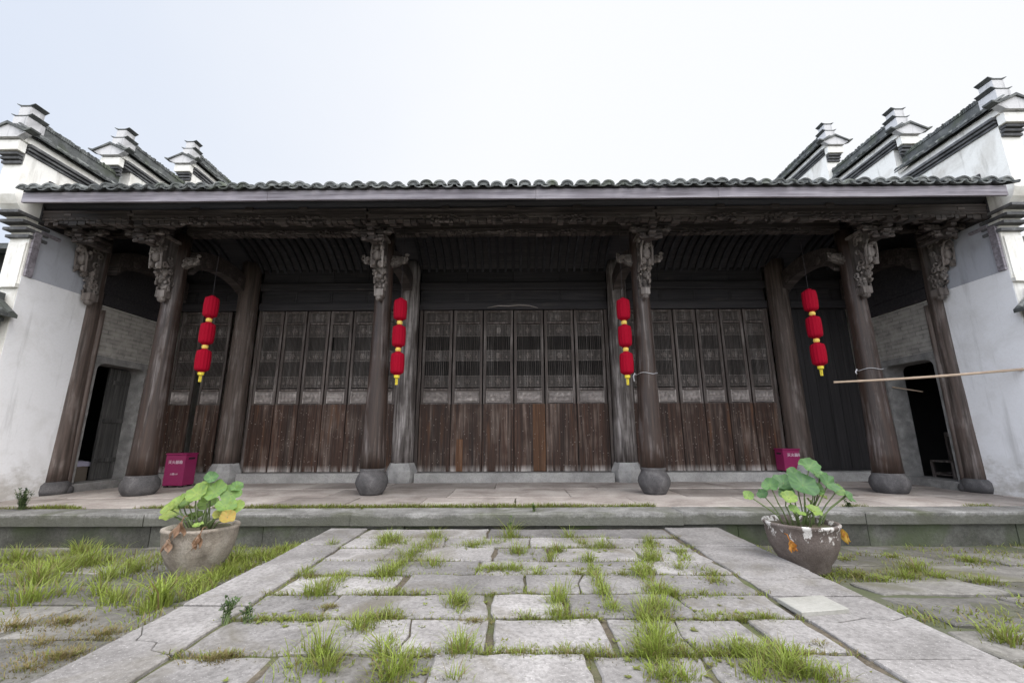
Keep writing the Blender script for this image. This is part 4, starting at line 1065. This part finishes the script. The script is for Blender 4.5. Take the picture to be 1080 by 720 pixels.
def dry_leaf(name, px, py, Y, size, m, label, seed, cat='leaf', group=None):
    c = onY(Y, px, py); b = MB(); q = random.Random(seed)
    for k_ in range(4):                                   # crumpled, hanging folds
        a = q.uniform(-1, 1); n = 6; vs = []; fs = []
        d = Vector((a*.8, -.25, -1)).normalized(); sdv = Vector((1, q.uniform(-.6, .6), q.uniform(-.2, .3))).normalized()
        for i in range(n+1):
            u = i/n; wv = size*.22*math.sin(math.pi*(u*.85+.12))
            ctr = c + d*size*u + Vector((0, -.02*math.sin(u*5+k_), 0)) + Vector((q.uniform(-.004, .004), -k_*.006, 0))
            for w_ in (-1, 0, 1): vs.append(ctr + sdv*wv*w_ + Vector((0, .022*abs(w_)*math.sin(u*6+k_), .01*w_)))
        for i in range(n):
            for j in range(2): fs.append((i*3+j, i*3+j+1, i*3+3+j+1, i*3+3+j))
        b.add(vs, fs, q.random())
    b.tube([c+Vector((.0, .07, .05)), c+Vector((0, .03, .05)), c], .005, 5, .2)
    o = b.build(name, m, None, c, True); tag(o, label, cat, group); return o
dry_leaf('withered_leaf', 191, 551, 5.16, .14, MT['dry'], 'withered tan leaf hanging over the front left rim of the grey basin', 1)
dry_leaf('withered_leaf', 178, 569, 5.16, .12, MT['dry'], 'withered pinkish leaf hanging lowest at the left side of the grey basin', 4)
dry_leaf('withered_leaf', 211, 563, 5.12, .13, MT['dry'], 'withered brown leaf hanging on the front of the grey basin', 9)
dry_leaf('withered_leaf', 886, 558, 5.44, .12, MT['orange'], 'bright orange yellow leaf hanging at the right rim of the flaking pot', 6)
dry_leaf('withered_leaf', 833, 570, 5.22, .09, MT['orange'], 'small orange brown leaf hanging low on the front of the flaking pot', 12)

# loose cream slab lying on the right border
b = MB(); q = [onZ(PZ+.03, *p) for p in ((819, 630), (867, 627), (896, 641), (845, 645))]
b.slab([(p.x, p.y) for p in (q[3], q[2], q[1], q[0])], PZ+.03, .03, .5, .006, ch=.006)
tag(b.build('paving_slab', MT['cream'], None, (q[0].x, q[0].y, PZ)), 'pale cream stone slab lying on the grey right border of the path', 'slab')

# ------------------------------------------------------------------ grass and weeds
gr = random.Random(77)
def blade(b, x, y, z, h, az, lean, wd, tint):
    dx, dy = math.cos(az), math.sin(az); sx_, sy_ = -dy*wd/2, dx*wd/2
    vs = []
    for u, ww in ((0, 1), (.45, .85), (.8, .5)):
        d = lean*h*u*u; zz = z + h*u*(1-.25*lean*u)
        vs += [(x+dx*d-sx_*ww, y+dy*d-sy_*ww, zz), (x+dx*d+sx_*ww, y+dy*d+sy_*ww, zz)]
    d = lean*h; vs.append((x+dx*d, y+dy*d, z+h*(1-.25*lean)))
    if gr.random() < .11: tint = gr.uniform(0, .15)
    b.add(vs, [(0, 1, 3, 2), (2, 3, 5, 4), (4, 5, 6)], tint)
def clump(b, x, y, z, r, h, n, tint=.6, wd=.007, sx=1.0, sy=1.0):
    for _ in range(n):
        a = gr.uniform(0, 6.283); d = min(abs(gr.gauss(0, .55)), 1.5)
        hh = h*gr.uniform(.3, 1.15)*(1-.5*min(1, d))
        blade(b, x+d*r*math.cos(a)*sx, y+d*r*math.sin(a)*sy, z-.01, hh, a+gr.gauss(0, .8), gr.uniform(.2, 1.3), wd*gr.uniform(.6, 1.3), min(1, max(0, gr.gauss(tint, .22))))
# central path: clumps at the places the joints carry grass
pc = [(350, 574, .10, .10), (412, 571, .24, .17), (457, 570, .14, .17), (498, 574, .18, .12), (537, 566, .13, .26), (600, 567, .12, .16), (546, 583, .16, .16), (588, 581, .10, .14), (638, 580, .16, .15), (685, 572, .08, .12),
      (431, 587, .16, .15), (457, 597, .15, .15), (412, 602, .22, .13), (542, 600, .2, .1), (520, 600, .13, .09), (565, 601, .12, .09), (624, 595, .12, .15), (609, 602, .14, .08), (655, 603, .12, .08), (687, 592, .14, .15), (677, 606, .13, .13), (690, 620, .14, .14),
      (342, 620, .17, .18), (325, 605, .12, .12), (360, 607, .12, .07), (392, 607, .12, .06), (400, 623, .15, .05), (440, 622, .13, .05), (470, 624, .12, .04), (520, 622, .13, .05), (557, 622, .12, .05), (483, 637, .12, .16), (587, 636, .10, .16), (590, 648, .14, .12), (560, 650, .16, .06), (625, 650, .14, .06),
      (635, 622, .08, .12), (646, 642, .08, .13), (615, 651, .06, .08), (379, 662, .14, .13), (392, 655, .12, .08), (412, 650, .14, .06), (425, 648, .1, .05), (690, 643, .16, .14), (683, 657, .13, .15), (694, 676, .15, .17), (701, 702, .15, .18), (676, 684, .16, .1), (688, 690, .14, .12),
      (409, 683, .10, .15), (487, 681, .12, .16), (475, 688, .13, .06), (515, 687, .14, .05), (455, 687, .13, .05), (560, 688, .15, .05), (600, 687, .13, .07), (625, 687, .12, .07), (420, 706, .14, .16), (412, 716, .12, .14), (330, 700, .16, .2), (345, 706, .12, .14), (325, 652, .15, .05), (342, 651, .12, .06), (300, 654, .16, .05), (275, 654, .13, .05), (480, 716, .08, .12),
      (717, 582, .12, .09), (716, 600, .08, .12), (749, 603, .12, .08), (752, 613, .14, .07), (742, 628, .14, .06), (715, 628, .14, .06), (805, 650, .16, .07), (778, 650, .14, .05), (745, 648, .12, .05), (705, 628, .12, .1), (702, 642, .1, .12), (705, 658, .12, .08), (720, 686, .15, .07), (750, 686, .12, .06), (797, 686, .16, .12), (820, 688, .17, .10), (840, 686, .14, .06), (785, 695, .12, .12), (830, 706, .16, .16), (850, 712, .13, .12), (800, 714, .12, .1), (700, 714, .12, .1), (725, 715, .1, .1), (880, 716, .12, .1)]
b = MB()
for px, py, r, h in pc:
    p = onZ(PZ, px, py)
    if abs(p.x) < 2.7:
        yy = min(rows, key=lambda q_: abs(q_-p.y))
        y_ = p.y if abs(yy-p.y) > .14 else yy
        n = int(110*(r/.13)**1.2*(.7 if h < .07 else 1))
        hs = h*1.05
        clump(b, p.x, y_, PZ-.005, r*1.1, hs*1.1, n, .68 if h > .08 else .42, .006, 1.0, .75)
for px, py, r in ((600, 690, .16), (223, 694, .16), (240, 690, .12), (62, 690, .2), (545, 690, .1), (350, 697, .16), (330, 608, .14), (350, 640, .1), (850, 690, .16), (865, 680, .12), (500, 655, .1)):
    p = onZ(PZ, px, py); clump(b, p.x, p.y, PZ-.006, r, .05, 260, .08, .006, 1.3, .6)     # dried brown growth
def grass_line(b, pts, h, dens, wd, tint=.65):
    P_ = [onZ(PZ, *q_) for q_ in pts]
    for a_, c_ in zip(P_, P_[1:]):
        L_ = (c_-a_).length; n = int(L_*dens)
        for _ in range(n):
            q_ = a_.lerp(c_, gr.random()); dn = .55+.75*noise.noise((q_.x*6, q_.y*6, 21))
            if dn < .25 or abs(q_.x) > 2.7: continue
            blade(b, q_.x+gr.gauss(0, wd), q_.y+gr.gauss(0, wd), PZ-.012, h*dn*gr.uniform(.4, 1.3), gr.uniform(0, 6.28), gr.uniform(.25, 1.3), gr.uniform(.004, .008), min(1, max(0, gr.gauss(tint, .22))))
for pts, h, dn, wd in (
    ([(700, 722), (701, 702), (694, 676), (683, 657), (690, 643), (690, 621), (677, 606), (687, 592), (685, 572)], .14, 520, .05),
    ([(405, 612), (412, 602), (431, 590), (445, 580), (457, 570)], .15, 520, .06), ([(395, 578), (412, 572), (430, 574)], .16, 500, .05),
    ([(587, 652), (587, 636), (592, 622)], .14, 500, .035), ([(648, 648), (635, 624), (630, 610), (624, 595)], .11, 420, .035),
    ([(376, 668), (386, 658), (400, 652), (428, 649)], .12, 520, .04), ([(375, 622), (475, 623)], .05, 420, .03), ([(495, 622), (560, 621)], .06, 420, .03),
    ([(540, 650), (622, 651)], .08, 480, .03), ([(430, 687), (640, 688)], .07, 480, .03), ([(490, 601), (575, 600)], .09, 420, .04), ([(700, 628), (765, 627)], .07, 440, .04),
    ([(735, 648), (822, 651)], .07, 440, .035), ([(700, 685), (850, 689)], .09, 480, .05), ([(267, 654), (355, 652)], .06, 440, .035), ([(325, 607), (410, 608)], .07, 380, .035),
    ([(475, 575), (520, 574), (545, 566)], .12, 420, .05), ([(483, 646), (484, 630)], .13, 500, .04), ([(407, 694), (410, 674)], .13, 500, .035), ([(487, 690), (487, 676)], .14, 500, .035),
    ([(310, 712), (322, 700), (345, 692)], .17, 620, .07), ([(405, 722), (418, 706), (425, 698)], .15, 560, .05), ([(335, 626), (350, 614), (368, 607)], .15, 520, .06), ([(540, 584), (552, 580)], .14, 480, .05),
    ([(580, 590), (588, 578)], .12, 440, .035), ([(735, 600), (752, 606), (760, 616)], .08, 460, .04), ([(780, 700), (830, 706), (860, 716)], .14, 520, .07), ([(600, 568), (630, 580)], .12, 380, .04), ([(712, 578), (724, 588), (716, 602)], .09, 420, .04),
    ([(347, 575), (330, 594), (300, 614), (262, 642)], .05, 200, .03)):
    grass_line(b, pts, h, dn, wd)
for k_ in range(1, 13):                                    # thin growth along every joint
    y = rows[k_]; x = -1.95
    while x < 2.02:
        dn = noise.noise((x*1.7, y*2.3, 9))
        if dn > -.3:
            for _ in range(int(12+40*max(0, dn))): blade(b, x+gr.uniform(-.05, .05), y+gr.gauss(0, .018), PZ-.015, gr.uniform(.02, .05+.05*max(0, dn)), gr.uniform(0, 6.28), gr.uniform(.3, 1.2), .006, min(1, max(0, gr.gauss(.42, .25))))
        x += .09
for _ in range(420):
    px, py, r, h = gr.choice(pc); p = onZ(PZ, px, py)
    if abs(p.x) > 2.6: continue
    x, y = p.x+gr.gauss(0, r*1.1), p.y+gr.gauss(0, r*.7); n_ = gr.randint(4, 7); a0 = gr.uniform(0, 6)
    for k_ in range(n_):
        a = a0+k_*6.283/n_; l = gr.uniform(.015, .035); d = Vector((math.cos(a), math.sin(a), gr.uniform(.1, .6))); sd_ = Vector((-math.sin(a), math.cos(a), 0)); c = Vector((x, y, PZ-.004))
        b.add([c, c+d*l*.5+sd_*l*.28, c+d*l, c+d*l*.5-sd_*l*.28], [(0, 1, 2, 3)], gr.uniform(.25, .6))
o = b.build('path_grass', MT['grass'], None, (0, 4, PZ)); tag(o, 'grass tufts growing in the open joints of the path', 'grass', None, 'stuff')
# yards
b = MB()
for _ in range(52000):
    x = gr.uniform(-9.5, -2.43); y = gr.uniform(2.2, 6.98)
    dn = noise.noise((x*.8+3, y*1.1, 2))*.6 + noise.noise((x*2.6, y*2.6, 5))*.45
    band = (1.0 if y > 4.5 else max(-.2, (y-3.6)/.9)) 
    if dn + .42*band - .46 < gr.uniform(-.12, .36): continue
    hh = gr.uniform(.025, .08)+.10*max(0, dn)*gr.random()
    if gr.random() < .05: hh *= 2
    blade(b, x, y, yz(y)-.015, hh, gr.uniform(0, 6.28), gr.uniform(.3, 1.2), gr.uniform(.006, .011), min(1, max(0, gr.gauss(.62, .22))))
for px, py, r, h in ((60, 600, .4, .22), (95, 590, .35, .24), (30, 640, .3, .2), (120, 640, .2, .16), (85, 575, .3, .2), (20, 585, .4, .2), (140, 600, .2, .18), (250, 590, .15, .24), (238, 598, .14, .2), (280, 583, .2, .14), (40, 615, .4, .2), (115, 610, .25, .2), (105, 632, .12, .2), (255, 585, .2, .16), (275, 578, .2, .14), (225, 612, .2, .16), (205, 622, .15, .16), (240, 604, .2, .18), (185, 615, .2, .12), (300, 572, .18, .12), (150, 655, .12, .1)):
    p = onZ(-.3, px, py); clump(b, p.x, p.y, yz(p.y), r, h*1.15, int(190*r/.25), .66, .008)
for px, py, r in ((40, 680, .35), (80, 690, .3), (15, 660, .3), (110, 668, .2), (30, 705, .3), (70, 655, .2)):
    p = onZ(-.23, px, py); clump(b, p.x, p.y, yz(p.y)+.005, r, .045, 420, .06, .006, 1.2, .8)
for _ in range(2600):
    y = gr.uniform(4.3, 6.9); x = -2.45-abs(gr.gauss(0, .22))
    if noise.noise((x*3, y*2, 31)) < -.12: continue
    blade(b, x, y, yz(y)-.015, gr.uniform(.05, .17), gr.uniform(0, 6.28), gr.uniform(.3, 1.2), gr.uniform(.006, .01), min(1, max(0, gr.gauss(.6, .22))))
o = b.build('yard_grass', MT['grass'], None, (-5, 5, -.3)); tag(o, 'long grass spreading over the sunken yard left of the path', 'grass', None, 'stuff')
b = MB()
for _ in range(30000):
    x = gr.uniform(2.8, 9.5); y = gr.uniform(2.2, 6.98)
    dn = noise.noise((x*.8+13, y*1.3, 2))*.7 + noise.noise((x*2.6, y*2.6, 15))*.45
    if dn - .03 < gr.uniform(-.05, .4): continue
    blade(b, x, y, yz(y)-.015, gr.uniform(.025, .075)+.05*max(0, dn)*gr.random(), gr.uniform(0, 6.28), gr.uniform(.5, 1.4), gr.uniform(.006, .011), min(1, max(0, gr.gauss(.45, .22))))
for px, py, r, h in ((965, 600, .2, .18), (955, 608, .2, .12), (1065, 690, .14, .16), (905, 605, .35, .06), (870, 604, .3, .06), (935, 612, .3, .06), (1020, 585, .3, .07), (1040, 615, .2, .1), (990, 608, .25, .08), (940, 580, .3, .06), (890, 583, .2, .05)):
    p = onZ(-.3, px, py); clump(b, p.x, p.y, yz(p.y), r, h, int(260*r/.25), .5, .008)
o = b.build('yard_grass', MT['grass'], None, (5, 5, -.3)); tag(o, 'short thin grass spreading over the worn yard right of the path', 'grass', None, 'stuff')
# strip behind the kerb
b = MB(); x = -8.2
while x < 8.2:
    d = noise.noise((x*1.1, 3, 4)) + (.55 if -4.4 < x < 2.1 else (.15 if x < -4.4 else -.3))
    if d > 0:
        for _ in range(int(60*min(1, d*2))): blade(b, x+gr.uniform(-.03, .03), 7.44+gr.gauss(0, .03), -.03, gr.uniform(.02, .07+.06*d), gr.uniform(0, 6.28), gr.uniform(.2, 1.1), .008, min(1, max(0, gr.gauss(.5, .22))))
    x += .045
o = b.build('kerb_grass', MT['grass'], None, (0, 7.44, 0)); tag(o, 'line of short grass along the back edge of the terrace kerb', 'grass', None, 'stuff')
# single plants one can pick out
p = onZ(-.25, 166, 640); b = MB()
for _ in range(70):
    a = gr.uniform(0, 6.28); d = .09*gr.random(); blade(b, p.x+d*math.cos(a), p.y+d*math.sin(a), yz(p.y)-.01, gr.uniform(.16, .34), gr.uniform(0, 6.28), gr.uniform(.3, 1.0), .014, gr.uniform(.6, 1))
tag(b.build('grass_tuft', MT['grass'], None, (p.x, p.y, yz(p.y))), 'tall spiky pale green grass tuft beside the left border of the path', 'plant')
def weed(px, py, z, h, n, label, tint=.3, name='weed', spread=.5, Y=None, lf=.026, m='weed'):
    p = onZ(z, px, py); b = MB(); q = random.Random(px); x0, y0 = p.x, p.y
    W = thing(name, (x0, y0, z), label, 'plant')
    lb = MB()
    for _ in range(n):
        a = q.uniform(0, 6.28); L = h*q.uniform(.5, 1); top = Vector((x0+math.cos(a)*L*spread*q.random(), y0+math.sin(a)*L*spread*q.random(), z+L)); base = Vector((x0+q.uniform(-.03, .03), y0+q.uniform(-.03, .03), z-.02))
        mid = base.lerp(top, .5)+Vector((0, 0, .03)); b.tube([base, mid, top], [.004, .003, .002], 5)
        for k_ in range(12):
            u = q.uniform(.2, 1); c = base.lerp(mid, u*2) if u < .5 else mid.lerp(top, u*2-1)
            d = Vector((q.uniform(-1, 1), q.uniform(-1, 1), q.uniform(-.1, .6))).normalized(); sd_ = d.cross(Vector((0, 0, 1))).normalized(); l = lf*q.uniform(.6, 1.4)
            lb.add([c, c+d*l*.5+sd_*l*.3, c+d*l, c+d*l*.5-sd_*l*.3], [(0, 1, 2, 3)], min(1, max(0, q.gauss(tint, .2))))
    b.build('stem', MT['stem'], W); lb.build('leaves', MT[m], W)
weed(238, 655, PZ, .17, 12, 'dark green leafy weed in the joint between left border and path', .25, spread=.8)
weed(262, 655, PZ, .10, 8, 'small dark weed sprawling on the path beside the left border', .3, spread=.9)
weed(22, 539, -.03, .32, 34, 'dark bushy weed against the white wall at the left end of the terrace kerb', .1, lf=.04)
weed(538, 563, PZ, .22, 7, 'tall thin leafy weed standing before the middle of the step', .7, lf=.03)
weed(563, 540, -.01, .10, 6, 'small broad leaved weed on the kerb before the central doors', .8, lf=.035)
weed(120, 568, -.42, .24, 14, 'bushy green weed at the foot of the riser left of the grey basin', .4, lf=.035)
weed(993, 568, -.42, .22, 12, 'low dark weed at the foot of the riser right of the flaking pot', .25, lf=.035)
weed(840, 594, -.33, .10, 12, 'small green weed at the foot of the flaking pot', .4, lf=.03)
weed(895, 535, -.01, .10, 10, 'low green weed on the terrace kerb behind the flaking pot', .3, lf=.03)
sc.render.engine = 'CYCLES'
